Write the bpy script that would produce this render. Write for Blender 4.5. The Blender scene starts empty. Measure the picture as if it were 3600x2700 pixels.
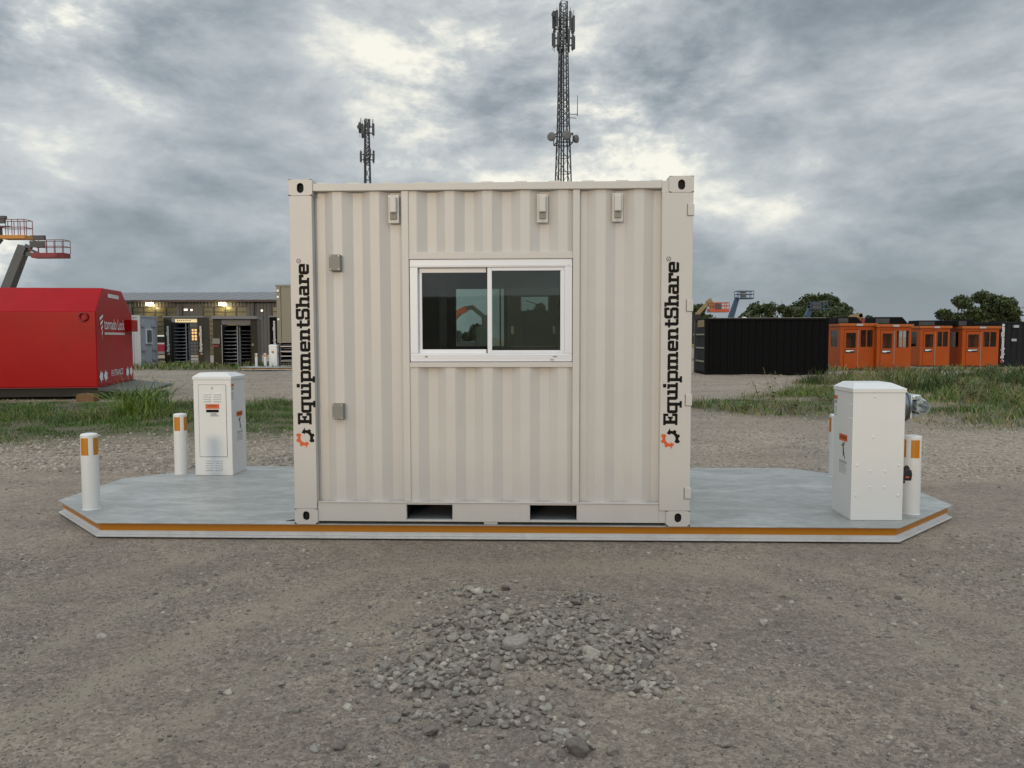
import bpy, math, random
import numpy as np
from mathutils import Vector, Matrix
R = math.radians
random.seed(7)
rng = np.random.default_rng(11)
S = bpy.context.scene
COL = S.collection

# ------------------------------------------------------------------ camera
CAM = np.array([0.3626, -5.7263, 1.5342])
PITCH, YAW, ROLL, FPX = 0.060846, -0.034604, -0.0021013, 2703.0
_f = np.array([math.sin(YAW) * math.cos(PITCH), math.cos(YAW) * math.cos(PITCH), -math.sin(PITCH)])
_r0 = np.array([math.cos(YAW), -math.sin(YAW), 0.0])
_u0 = np.cross(_r0, _f)
_r = _r0 * math.cos(ROLL) + _u0 * math.sin(ROLL)
_u = -_r0 * math.sin(ROLL) + _u0 * math.cos(ROLL)
cd = bpy.data.cameras.new('camera')
cam = bpy.data.objects.new('camera', cd)
COL.objects.link(cam)
cd.sensor_width = 36.0
cd.lens = FPX / 3600 * 36.0
cd.clip_start = 0.05
cd.clip_end = 5000
M = Matrix.Identity(4)
for i in range(3):
    M[i][0], M[i][1], M[i][2], M[i][3] = _r[i], _u[i], -_f[i], CAM[i]
cam.matrix_world = M
S.camera = cam

def _ray(x, y): return _f * FPX + _r * (x - 1800) - _u * (y - 1350)
def at(x, y, Y):            # survey: point of the photo at world depth Y
    d = _ray(x, y); return CAM + d * ((Y - CAM[1]) / d[1])
def hit(P, ang, px):        # length along a horizontal line from P at angle ang that ends on the photo column px
    q = at(px, 1185, 30.0); m = (q[0] - CAM[0]) / (30.0 - CAM[1]); ex, ey = math.cos(ang), math.sin(ang)
    return (CAM[0] + m * (P[1] - CAM[1]) - P[0]) / (ex - m * ey)
def gr(x, y, z=0.0):        # survey: point of the photo on the plane z
    d = _ray(x, y); return CAM + d * ((z - CAM[2]) / d[2])

# ------------------------------------------------------------------ light
SUN_TRAVEL = Vector((0.39, 1.58, -0.24)).normalized()
SUN_EL = math.asin(-SUN_TRAVEL.z)
SUN_AZ = math.atan2(-SUN_TRAVEL.x, -SUN_TRAVEL.y)
sl = bpy.data.lights.new('sun', 'SUN')
sl.energy = 0.90
sl.angle = R(4)
sl.color = (1.0, 0.76, 0.48)
sun = bpy.data.objects.new('sun', sl)
sun.rotation_euler = SUN_TRAVEL.to_track_quat('-Z', 'Y').to_euler()
sun.location = (-20, -60, 20)
COL.objects.link(sun)

W = bpy.data.worlds.new('World')
S.world = W
W.use_nodes = True
nt = W.node_tree
for n in list(nt.nodes): nt.nodes.remove(n)

class NG:                                   # tiny node helper
    def __init__(s, tree): s.t = tree
    def n(s, typ, **kw):
        a = s.t.nodes.new(typ)
        for k, v in kw.items():
            if k.startswith('i_'):
                key = k[2:]
                key = int(key) if key.isdigit() else key
                sock = a.inputs[key]
                if isinstance(v, bpy.types.NodeSocket): s.t.links.new(v, sock)
                else: sock.default_value = v
            else: setattr(a, k, v)
        return a
    def math(s, op, a, b=0.0, c=None):
        m = s.n('ShaderNodeMath', operation=op)
        for i, v in enumerate((a, b) if c is None else (a, b, c)):
            if isinstance(v, bpy.types.NodeSocket): s.t.links.new(v, m.inputs[i])
            else: m.inputs[i].default_value = v
        return m.outputs[0]
    def ramp(s, fac, stops, interp='LINEAR'):
        r = s.n('ShaderNodeValToRGB')
        r.color_ramp.interpolation = interp
        e = r.color_ramp.elements
        while len(e) < len(stops): e.new(0.5)
        for k, (p, c) in zip(e, stops):
            k.position = p
            k.color = (c, c, c, 1) if isinstance(c, (int, float)) else (*c, 1)
        s.t.links.new(fac, r.inputs[0])
        return r.outputs[0]
    def mix(s, fac, a, b, mode='MIX'):
        m = s.n('ShaderNodeMix', data_type='RGBA', blend_type=mode)
        for i, v in ((0, fac), (6, a), (7, b)):
            if isinstance(v, bpy.types.NodeSocket): s.t.links.new(v, m.inputs[i])
            else: m.inputs[i].default_value = v if i == 0 else ((*v, 1) if len(v) == 3 else v)
        return m.outputs[2]
    def noise(s, vec, scale, detail=4, rough=0.55, dist=0.0):
        a = s.n('ShaderNodeTexNoise', i_Scale=scale, i_Detail=detail, i_Roughness=rough, i_Distortion=dist)
        s.t.links.new(vec, a.inputs['Vector'])
        return a.outputs[0]

g = NG(nt)
SKYSEED = 40.2
tc = g.n('ShaderNodeTexCoord').outputs['Generated']
nrm = g.n('ShaderNodeVectorMath', operation='NORMALIZE', i_0=tc).outputs[0]
sep = g.n('ShaderNodeSeparateXYZ', i_0=nrm)
zx, zy, zz = sep.outputs
zc = g.math('ADD', g.math('MAXIMUM', zz, 0.0), 0.34)
cu = g.math('DIVIDE', zx, zc)
cv = g.math('DIVIDE', zy, zc)
cvec = g.n('ShaderNodeCombineXYZ', i_0=cu, i_1=cv, i_2=SKYSEED).outputs[0]
dvec = g.n('ShaderNodeMapping', i_Vector=nrm, i_Scale=(1.0, 1.0, 2.1), i_Location=(SKYSEED, 1.3, 0.7)).outputs[0]
big = g.noise(dvec, 2.3, 2, 0.5, 0.2)
mid = g.noise(dvec, 5.2, 9, 0.60, 0.15)
fine = g.noise(dvec, 17, 6, 0.62, 0.1)
def glow(az, el, power):                    # thin part of the cloud deck round a compass direction
    d = Vector((math.sin(R(az)) * math.cos(R(el)), math.cos(R(az)) * math.cos(R(el)), math.sin(R(el))))
    dot = g.n('ShaderNodeVectorMath', operation='DOT_PRODUCT', i_0=nrm, i_1=d).outputs['Value']
    return g.math('POWER', g.math('MAXIMUM', dot, 0.0), power)
def add_(a, b, k): return g.math('ADD', a, g.math('MULTIPLY', b, k))
dens = add_(g.math('MULTIPLY', big, 0.52), mid, 0.46)
dens = add_(dens, fine, 0.10)
thin = add_(g.math('MULTIPLY', glow(-7, 18.5, 130), 0.75), glow(5.0, 15, 120), 0.8)
thin = add_(thin, glow(11, 17, 150), 0.4)
thin = add_(thin, glow(-33, 23, 160), 1.7)
thin = add_(thin, glow(-35.5, 5, 1200), 1.3)
thin = add_(thin, glow(30, 12, 300), 0.25)
dens = g.math('ADD', dens, g.math('MULTIPLY', thin, g.ramp(mid, [(0.32, 0.015), (0.70, 0.25)])))
clouds = g.ramp(dens, [(0.41, (0.205, 0.242, 0.280)), (0.495, (0.305, 0.350, 0.390)), (0.57, (0.44, 0.485, 0.520)),
                       (0.64, (0.60, 0.635, 0.645)), (0.72, (1.0, 0.98, 0.87))])
lowband = g.ramp(zz, [(0.0, 1.0), (0.16, 0.0)])
clouds = g.mix(g.math('MULTIPLY', lowband, 0.45), clouds, (0.40, 0.475, 0.51))
# an overcast dome is brightest overhead, and here also towards the rising light behind the photographer
up = g.ramp(zz, [(0.38, 0.0), (0.85, 1.0)])
back = g.ramp(g.math('MULTIPLY', zy, -1.0), [(0.05, 0.0), (0.8, 1.0)])
left = g.ramp(g.math('MULTIPLY', zx, -1.0), [(0.2, 0.0), (1.0, 1.0)])
amp = g.math('ADD', g.math('ADD', 1.0, g.math('MULTIPLY', up, 1.65)), g.math('MULTIPLY', back, 1.05))
amp = g.math('ADD', amp, g.math('MULTIPLY', left, 0.15))
sky = g.n('ShaderNodeTexSky', sky_type='NISHITA', sun_disc=False, sun_elevation=SUN_EL, sun_rotation=SUN_AZ % (2 * math.pi))
bg1 = g.n('ShaderNodeBackground', i_0=sky.outputs[0], i_1=0.06)
bg2 = g.n('ShaderNodeBackground', i_0=clouds, i_1=amp)
mx = g.n('ShaderNodeMixShader', i_0=0.94)
nt.links.new(bg1.outputs[0], mx.inputs[1])
nt.links.new(bg2.outputs[0], mx.inputs[2])
wo = g.n('ShaderNodeOutputWorld')
nt.links.new(mx.outputs[0], wo.inputs[0])

S.view_settings.view_transform = 'Standard'
S.view_settings.look = 'None'
S.view_settings.exposure = 0.0
S.view_settings.gamma = 1.0

# ------------------------------------------------------------------ materials
def mat(name, col, rough=0.5, metal=0.0, var=0.06, vscale=3.0, bump=0.0, bscale=60.0, spec=0.5, stretch=None, dirt=None, coat=0.0):
    m = bpy.data.materials.new(name); m.use_nodes = True
    t = m.node_tree; b = t.nodes['Principled BSDF']; q = NG(t)
    b.inputs['Metallic'].default_value = metal
    b.inputs['Specular IOR Level'].default_value = spec
    if coat: b.inputs['Coat Weight'].default_value = coat
    vec = q.n('ShaderNodeTexCoord').outputs['Object']
    if stretch: vec = q.n('ShaderNodeMapping', i_Vector=vec, i_Scale=stretch).outputs[0]
    nz = q.noise(vec, vscale, 5, 0.6)
    lo = tuple(max(0, c * (1 - var)) for c in col); hi = tuple(min(1, c * (1 + var)) for c in col)
    c = q.ramp(nz, [(0.3, lo), (0.7, hi)])
    if dirt:
        dcol, amt, dsc = dirt
        d = q.ramp(q.noise(vec, dsc, 8, 0.68, 0.4), [(0.52, 0.0), (0.72, amt)])
        c = q.mix(d, c, dcol)
    t.links.new(c, b.inputs['Base Color'])
    rr = q.math('ADD', q.math('MULTIPLY', nz, 0.16), rough - 0.08)
    t.links.new(rr, b.inputs['Roughness'])
    if bump:
        bn = q.n('ShaderNodeBump', i_Strength=bump, i_Distance=0.01, i_Height=q.noise(vec, bscale, 4, 0.6))
        t.links.new(bn.outputs[0], b.inputs['Normal'])
    return m

def emis(name, col, st):
    m = bpy.data.materials.new(name); m.use_nodes = True
    t = m.node_tree; b = t.nodes['Principled BSDF']
    b.inputs['Base Color'].default_value = (*col, 1)
    b.inputs['Emission Color'].default_value = (*col, 1)
    b.inputs['Emission Strength'].default_value = st
    return m

def glass(name, tint, gloss=0.08):
    m = bpy.data.materials.new(name); m.use_nodes = True
    t = m.node_tree; q = NG(t)
    t.nodes.remove(t.nodes['Principled BSDF'])
    tr = q.n('ShaderNodeBsdfTransparent', i_0=(*tint, 1))
    gl = q.n('ShaderNodeBsdfGlossy', i_0=(1, 1, 1, 1), i_Roughness=0.02)
    fr = q.n('ShaderNodeFresnel', i_0=1.45)
    mxs = q.n('ShaderNodeMixShader', i_0=fr.outputs[0])
    t.links.new(tr.outputs[0], mxs.inputs[1]); t.links.new(gl.outputs[0], mxs.inputs[2])
    t.links.new(mxs.outputs[0], t.nodes['Material Output'].inputs[0])
    return m

P = {}
P['beige'] = mat('beige_paint', (0.560, 0.535, 0.500), 0.40, var=0.03, vscale=1.6, bump=0.10, bscale=110, dirt=((0.45, 0.425, 0.39), 0.22, 1.7))
P['white'] = mat('white_powder_coat', (0.70, 0.70, 0.685), 0.38, var=0.02, vscale=4, bump=0.05, bscale=220)
P['channel'] = mat('grey_white_channel_paint', (0.60, 0.59, 0.575), 0.5, var=0.08, vscale=6, dirt=((0.30, 0.26, 0.21), 0.35, 7))
P['vinyl'] = mat('white_vinyl', (0.74, 0.75, 0.78), 0.35, var=0.015)
P['black'] = mat('black_paint', (0.012, 0.012, 0.014), 0.5, var=0.3)
P['decal'] = mat('black_vinyl_decal', (0.006, 0.0055, 0.005), 0.6, var=0.2, spec=0.15)
P['decal_orange'] = mat('orange_vinyl_decal', (0.62, 0.095, 0.02), 0.45)
P['decal_white'] = mat('white_vinyl_decal', (0.72, 0.72, 0.72), 0.5)
P['decal_grey'] = mat('grey_print', (0.12, 0.12, 0.12), 0.6)
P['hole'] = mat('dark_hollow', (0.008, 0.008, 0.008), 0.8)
P['greybox'] = mat('grey_pvc', (0.21, 0.20, 0.175), 0.5, var=0.05)
P['grille'] = mat('vent_mesh', (0.25, 0.24, 0.20), 0.6, var=0.2, vscale=200)
P['interior'] = mat('charcoal_liner', (0.040, 0.044, 0.046), 0.6)
P['floorply'] = mat('plywood_floor', (0.12, 0.09, 0.065), 0.6)
P['galv'] = mat('galvanised_steel', (0.44, 0.47, 0.485), 0.42, metal=0.55, var=0.16, vscale=26, dirt=((0.60, 0.63, 0.63), 0.5, 9))
P['steel'] = mat('bare_steel', (0.30, 0.31, 0.32), 0.4, metal=0.8, var=0.1)
P['hubsteel'] = mat('blue_grey_plated_steel', (0.16, 0.18, 0.20), 0.30, metal=0.7, var=0.15)
P['zinc'] = mat('bright_zinc', (0.62, 0.66, 0.67), 0.28, metal=0.85, var=0.2, vscale=20)
P['plate'] = mat('worn_plate_steel', (0.085, 0.09, 0.095), 0.55, metal=0.2, var=0.2, vscale=4)
P['skid'] = mat('dark_skid_steel', (0.012, 0.011, 0.010), 0.7)
P['darksteel'] = mat('dark_steel', (0.05, 0.052, 0.055), 0.45, metal=0.3, var=0.15, dirt=((0.12, 0.09, 0.06), 0.3, 5))
P['amber'] = mat('amber_reflective_tape', (0.50, 0.185, 0.006), 0.36, var=0.05, vscale=200, bump=0.1, bscale=600)
P['red'] = mat('red_gloss_paint', (0.33, 0.003, 0.006), 0.30, var=0.10, vscale=0.8, bump=0.02, bscale=30, dirt=((0.27, 0.015, 0.015), 0.2, 2), spec=0.10)
P['redlift'] = mat('lift_red_paint', (0.20, 0.010, 0.014), 0.4)
P['orange'] = mat('orange_booth_paint', (0.35, 0.060, 0.0025), 0.5, var=0.10, vscale=1.2, dirt=((0.20, 0.05, 0.01), 0.3, 2.5), spec=0.3)
P['boothroof'] = mat('booth_roof_paint', (0.38, 0.090, 0.006), 0.5)
P['orangelift'] = mat('lift_orange_paint', (0.42, 0.075, 0.025), 0.45)
P['yelloworange'] = mat('lift_amber_paint', (0.50, 0.21, 0.03), 0.45)
P['tan'] = mat('tan_paint', (0.24, 0.17, 0.07), 0.5)
P['blue'] = mat('lift_blue_paint', (0.018, 0.045, 0.095), 0.45)
P['greyarm'] = mat('lift_grey_paint', (0.075, 0.082, 0.088), 0.5, var=0.1)
P['rubber'] = mat('tyre_rubber', (0.02, 0.02, 0.02), 0.8)
P['blackcont'] = mat('black_container_paint', (0.0022, 0.0022, 0.0026), 0.7, var=0.4, vscale=1, spec=0.12)
P['navycont'] = mat('charcoal_container_paint', (0.010, 0.0105, 0.014), 0.6, var=0.2, spec=0.2)
P['greycont'] = mat('grey_container_paint', (0.34, 0.36, 0.39), 0.5, var=0.05)
P['olivecont'] = mat('beige_stack_paint', (0.19, 0.175, 0.13), 0.5, var=0.05)
P['tstile'] = mat('turnstile_shell_paint', (0.020, 0.017, 0.007), 0.35, var=0.3, vscale=0.8, spec=0.35)
P['tstile2'] = mat('turnstile_side_paint', (0.007, 0.010, 0.013), 0.45, var=0.3, spec=0.25)
P['bars'] = mat('grey_turnstile_bars', (0.32, 0.33, 0.36), 0.4, metal=0.5)
P['shed'] = mat('dark_ribbed_cladding', (0.048, 0.050, 0.056), 0.5, var=0.06)
P['shedroof'] = mat('metal_roof', (0.17, 0.17, 0.178), 0.55, metal=0.1, var=0.05, stretch=(1, 1, 1))
P['fascia'] = mat('rust_red_trim', (0.05, 0.028, 0.022), 0.6)
P['olivepane'] = mat('dim_door_glazing', (0.060, 0.054, 0.018), 0.25, var=0.3, vscale=1.0)
P['timber'] = mat('timber', (0.16, 0.085, 0.035), 0.8, var=0.3, vscale=6, stretch=(1, 8, 8))
P['latt'] = mat('lattice_steel', (0.040, 0.043, 0.047), 0.6, metal=0.2)
P['antenna'] = mat('antenna_grey', (0.050, 0.053, 0.056), 0.5)
P['dish'] = mat('dish_grey', (0.115, 0.12, 0.12), 0.5)
P['bark'] = mat('bark', (0.07, 0.055, 0.04), 0.9, var=0.3, vscale=8)
P['leafA'] = mat('leaf_dark', (0.026, 0.042, 0.013), 0.55, var=0.55, vscale=0.5)
P['leafB'] = mat('leaf_light', (0.058, 0.078, 0.018), 0.55, var=0.45, vscale=0.6)
P['g1'] = mat('grass_green', (0.068, 0.145, 0.009), 0.55, var=0.4, vscale=0.9)
P['g2'] = mat('grass_dry', (0.27, 0.225, 0.105), 0.65, var=0.3, vscale=0.8)
P['g3'] = mat('grass_dark', (0.030, 0.066, 0.007), 0.6, var=0.4, vscale=0.9)
P['seed'] = mat('brown_seed_heads', (0.13, 0.085, 0.05), 0.7, var=0.3)
P['glass'] = glass('green_tint_glass', (0.74, 0.80, 0.765))
P['glass2'] = glass('clear_glass', (0.78, 0.83, 0.80))
P['screen'] = None
P['lampon'] = emis('lit_floodlight_lens', (1.0, 0.85, 0.40), 40.0)
P['warmlit'] = emis('lit_opening', (1.0, 0.62, 0.25), 0.32)
P['smalllamp'] = emis('lit_wall_lamp', (1.0, 0.95, 0.8), 1.0)
P['litsign'] = emis('lit_header_sign', (0.85, 0.70, 0.36), 0.35)
P['warnhead'] = mat('orange_warning_print', (0.60, 0.11, 0.02), 0.5)
P['acblack'] = mat('black_rooftop_unit', (0.004, 0.0045, 0.005), 0.7, spec=0.12)

def mk_screen():
    m = bpy.data.materials.new('insect_screen'); m.use_nodes = True
    t = m.node_tree; q = NG(t); b = t.nodes['Principled BSDF']
    b.inputs['Base Color'].default_value = (0.16, 0.16, 0.15, 1)
    b.inputs['Roughness'].default_value = 0.7
    tr = q.n('ShaderNodeBsdfTransparent')
    mxs = q.n('ShaderNodeMixShader', i_0=0.40)
    t.links.new(tr.outputs[0], mxs.inputs[1]); t.links.new(b.outputs[0], mxs.inputs[2])
    t.links.new(mxs.outputs[0], t.nodes['Material Output'].inputs[0])
    return m
P['screen'] = mk_screen()

def mk_deck():
    m = bpy.data.materials.new('brushed_galvanised_deck'); m.use_nodes = True
    t = m.node_tree; q = NG(t); b = t.nodes['Principled BSDF']
    vec = q.n('ShaderNodeTexCoord').outputs['Object']
    v1 = q.n('ShaderNodeMapping', i_Vector=vec, i_Scale=(1.0, 2.2, 1)).outputs[0]
    v2 = q.n('ShaderNodeMapping', i_Vector=vec, i_Scale=(3.0, 9, 1)).outputs[0]
    n1 = q.noise(v1, 1.6, 6, 0.62, 0.6); n2 = q.noise(v2, 3.0, 5, 0.65)
    n3 = q.noise(vec, 60, 3, 0.6)
    s = q.math('ADD', q.math('MULTIPLY', n1, 0.55), q.math('ADD', q.math('MULTIPLY', n2, 0.33), q.math('MULTIPLY', n3, 0.12)))
    c = q.ramp(s, [(0.36, (0.265, 0.266, 0.250)), (0.50, (0.345, 0.346, 0.326)), (0.62, (0.46, 0.462, 0.437))])
    t.links.new(c, b.inputs['Base Color'])
    b.inputs['Metallic'].default_value = 0.15
    t.links.new(q.ramp(s, [(0.35, 0.62), (0.62, 0.36)]), b.inputs['Roughness'])
    bn = q.n('ShaderNodeBump', i_Strength=0.12, i_Distance=0.004, i_Height=n2)
    t.links.new(bn.outputs[0], b.inputs['Normal'])
    return m
P['deck'] = mk_deck()

def mk_ground():
    m = bpy.data.materials.new('crushed_limestone_ground'); m.use_nodes = True
    t = m.node_tree; q = NG(t); b = t.nodes['Principled BSDF']
    vec = q.n('ShaderNodeTexCoord').outputs['Object']
    rot = q.n('ShaderNodeMapping', i_Vector=vec, i_Rotation=(0, 0, R(-28)), i_Scale=(0.45, 1.5, 1)).outputs[0]
    big_ = q.noise(rot, 0.9, 5, 0.6, 0.4)
    med = q.noise(vec, 2.6, 4, 0.55, 0.3)
    fin = q.noise(vec, 60, 6, 0.75)
    vfin = q.noise(vec, 140, 3, 0.7)
    base = q.ramp(q.math('ADD', q.math('MULTIPLY', big_, 0.55), q.math('MULTIPLY', med, 0.45)),
                  [(0.34, (0.215, 0.176, 0.140)), (0.5, (0.290, 0.236, 0.183)), (0.66, (0.362, 0.294, 0.222))])
    pink = q.ramp(q.noise(vec, 1.3, 4, 0.6), [(0.45, 0.0), (0.65, 0.65)])
    base = q.mix(pink, base, (0.228, 0.182, 0.154))
    v1 = q.n('ShaderNodeTexVoronoi', i_Scale=34.0, i_Randomness=1.0); t.links.new(vec, v1.inputs['Vector'])
    v2 = q.n('ShaderNodeTexVoronoi', i_Scale=90.0, i_Randomness=1.0); t.links.new(vec, v2.inputs['Vector'])
    s1 = q.n('ShaderNodeSeparateColor', i_0=v1.outputs['Color']).outputs[0]
    s2 = q.n('ShaderNodeSeparateColor', i_0=v2.outputs['Color']).outputs[0]
    grain = q.math('ADD', q.math('MULTIPLY', s1, 0.30), q.math('ADD', q.math('MULTIPLY', s2, 0.36), q.math('MULTIPLY', fin, 0.9)))
    gmul = q.ramp(grain, [(0.42, 0.66), (0.78, 1.0), (1.12, 1.38)])
    base = q.mix(1.0, base, gmul, 'MULTIPLY')
    at_ = q.n('ShaderNodeAttribute', attribute_name='cover')
    sp = q.n('ShaderNodeSeparateColor', i_0=at_.outputs['Color'])
    # pale loose gravel, and soil under the grass
    pal = q.ramp(q.math('ADD', q.math('MULTIPLY', s1, 0.6), q.math('MULTIPLY', fin, 0.6)), [(0.25, (0.18, 0.143, 0.110)), (0.6, (0.335, 0.275, 0.210)), (0.95, (0.54, 0.46, 0.365))])
    base = q.mix(sp.outputs[1], base, pal)
    base = q.mix(sp.outputs[2], base, q.mix(0.5, q.ramp(fin, [(0.3, (0.285, 0.236, 0.175)), (0.7, (0.41, 0.342, 0.256))]), (0.355, 0.296, 0.218)))
    soil = q.ramp(fin, [(0.35, (0.07, 0.066, 0.034)), (0.65, (0.19, 0.163, 0.105))])
    base = q.mix(sp.outputs[0], base, soil)
    t.links.new(base, b.inputs['Base Color'])
    b.inputs['Roughness'].default_value = 0.9
    b.inputs['Specular IOR Level'].default_value = 0.25
    h = q.math('ADD', q.math('MULTIPLY', fin, 0.55), q.math('ADD', q.math('MULTIPLY', v1.outputs['Distance'], -0.5), q.math('MULTIPLY', q.math('ADD', v2.outputs['Distance'], vfin), -0.25)))
    bn = q.n('ShaderNodeBump', i_Strength=0.85, i_Distance=0.022, i_Height=h)
    t.links.new(bn.outputs[0], b.inputs['Normal'])
    return m
P['ground'] = mk_ground()

def mk_rock():
    m = bpy.data.materials.new('limestone_rock'); m.use_nodes = True
    t = m.node_tree; q = NG(t); b = t.nodes['Principled BSDF']
    vec = q.n('ShaderNodeTexCoord').outputs['Object']
    at_ = q.n('ShaderNodeAttribute', attribute_name='tone')
    tone = q.n('ShaderNodeSeparateColor', i_0=at_.outputs['Color'])
    c0 = q.ramp(tone.outputs[0], [(0.0, (0.125, 0.108, 0.092)), (0.45, (0.238, 0.206, 0.170)), (0.8, (0.335, 0.297, 0.245)), (1.0, (0.48, 0.425, 0.345))])
    c0 = q.mix(q.math('MULTIPLY', tone.outputs[1], 0.5), c0, (0.225, 0.170, 0.145))
    f = q.noise(vec, 70, 6, 0.7)
    c0 = q.mix(1.0, c0, q.ramp(f, [(0.3, 0.62), (0.7, 1.22)]), 'MULTIPLY')
    t.links.new(c0, b.inputs['Base Color'])
    b.inputs['Roughness'].default_value = 0.85
    b.inputs['Specular IOR Level'].default_value = 0.3
    bn = q.n('ShaderNodeBump', i_Strength=0.6, i_Distance=0.008, i_Height=q.noise(vec, 55, 6, 0.7))
    t.links.new(bn.outputs[0], b.inputs['Normal'])
    return m
P['rock'] = mk_rock()

# ------------------------------------------------------------------ builders
class MB:
    def __init__(s): s.v = []; s.f = []; s.mi = []; s.cur = 0
    def add(s, vs, fs):
        o = len(s.v); s.v += [tuple(map(float, p)) for p in vs]
        for q in fs: s.f.append(tuple(o + i for i in q)); s.mi.append(s.cur)
    def box(s, x0, x1, y0, y1, z0, z1):
        if x0 > x1: x0, x1 = x1, x0
        if y0 > y1: y0, y1 = y1, y0
        if z0 > z1: z0, z1 = z1, z0
        s.add([(x0, y0, z0), (x1, y0, z0), (x1, y1, z0), (x0, y1, z0), (x0, y0, z1), (x1, y0, z1), (x1, y1, z1), (x0, y1, z1)],
              [(0, 3, 2, 1), (4, 5, 6, 7), (0, 1, 5, 4), (1, 2, 6, 5), (2, 3, 7, 6), (3, 0, 4, 7)]); return s
    def cyl(s, p0, p1, r0, r1=None, n=12, cap=True):
        r1 = r0 if r1 is None else r1
        p0, p1 = Vector(p0), Vector(p1); d = (p1 - p0).normalized()
        a = d.orthogonal().normalized(); b = d.cross(a)
        vs = []
        for p, r in ((p0, r0), (p1, r1)):
            for k in range(n):
                t = 2 * math.pi * k / n; vs.append(p + (a * math.cos(t) + b * math.sin(t)) * r)
        fs = [(k, (k + 1) % n, n + (k + 1) % n, n + k) for k in range(n)]
        if cap: fs += [tuple(range(n - 1, -1, -1)), tuple(range(n, 2 * n))]
        s.add(vs, fs); return s
    def bar(s, p0, p1, w, h=None, up=(0, 0, 1), w1=None, h1=None):
        h = w if h is None else h; w1 = w if w1 is None else w1; h1 = h if h1 is None else h1
        p0, p1 = Vector(p0), Vector(p1); d = (p1 - p0).normalized(); up = Vector(up)
        a = d.cross(up)
        a = d.orthogonal() if a.length < 1e-4 else a
        a.normalize(); b = a.cross(d)
        vs = []
        for p, ww, hh in ((p0, w, h), (p1, w1, h1)):
            for i, j in ((-1, -1), (1, -1), (1, 1), (-1, 1)): vs.append(p + a * (i * ww / 2) + b * (j * hh / 2))
        s.add(vs, [(3, 2, 1, 0), (4, 5, 6, 7), (0, 1, 5, 4), (1, 2, 6, 5), (2, 3, 7, 6), (3, 0, 4, 7)]); return s
    def prism(s, pts, fn, d0, d1):          # fn(u, v, d) -> xyz
        n = len(pts)
        vs = [fn(u, v, d0) for u, v in pts] + [fn(u, v, d1) for u, v in pts]
        fs = [tuple(range(n - 1, -1, -1)), tuple(range(n, 2 * n))] + [(k, (k + 1) % n, n + (k + 1) % n, n + k) for k in range(n)]
        s.add(vs, fs); return s
    def poly(s, pts): s.add(pts, [tuple(range(len(pts)))]); return s
    def build(s, name, m, parent=None, bevel=0, smooth=False, seg=2):
        me = bpy.data.meshes.new(name); me.from_pydata(s.v, [], s.f)
        for k in (m if isinstance(m, (list, tuple)) else [m]): me.materials.append(k)
        if any(s.mi): me.polygons.foreach_set('material_index', s.mi)
        me.update()
        import bmesh
        bm = bmesh.new(); bm.from_mesh(me); bmesh.ops.recalc_face_normals(bm, faces=bm.faces); bm.to_mesh(me); bm.free()
        if smooth:
            me.polygons.foreach_set('use_smooth', [True] * len(me.polygons))
            try: me.set_sharp_from_angle(angle=R(40))
            except Exception: pass
        o = bpy.data.objects.new(name, me); COL.objects.link(o)
        if parent: o.parent = parent
        if bevel:
            b = o.modifiers.new('bevel', 'BEVEL'); b.width = bevel; b.segments = seg; b.limit_method = 'ANGLE'; b.angle_limit = R(40)
        return o

def tag(o, label=None, cat=None, group=None, kind=None):
    if label: o['label'] = label
    if cat: o['category'] = cat
    if group: o['group'] = group
    if kind: o['kind'] = kind
    return o
def thing(name, label, cat, loc=(0, 0, 0), rz=0.0, group=None):
    o = bpy.data.objects.new(name, None); COL.objects.link(o)
    o.empty_display_size = 0.2
    o.location = loc; o.rotation_euler = (0, 0, rz)
    return tag(o, label, cat, group)
def copy_tree(o, label, loc, rz=0.0, skip=()):
    def rec(a, parent):
        c = a.copy(); COL.objects.link(c)
        if parent: c.parent = parent
        for ch in a.children:
            if ch.name.split('.')[0] not in skip: rec(ch, c)
        return c
    kids = rec(o, None)
    kids.location = loc; kids.rotation_euler = (0, 0, rz)
    if label: kids['label'] = label
    return kids

_font_cache = {}
def text_polys(txt, size=1.0):
    cu_ = bpy.data.curves.new('t', 'FONT'); cu_.body = txt; cu_.size = size
    o = bpy.data.objects.new('t', cu_); COL.objects.link(o)
    dg = bpy.context.evaluated_depsgraph_get(); dg.update()
    me = o.evaluated_get(dg).to_mesh()
    vs = [tuple(v.co) for v in me.vertices]; fs = [tuple(p.vertices) for p in me.polygons]
    o.evaluated_get(dg).to_mesh_clear(); bpy.data.objects.remove(o); bpy.data.curves.remove(cu_)
    return vs, fs
def add_text(mb, txt, size, fn, width=None):
    vs, fs = text_polys(txt, size)
    if not vs: return
    x0 = min(v[0] for v in vs); x1 = max(v[0] for v in vs)
    k = width / (x1 - x0) if width else 1
    mb.add([fn((v[0] - x0) * k, v[1]) for v in vs], fs)

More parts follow.
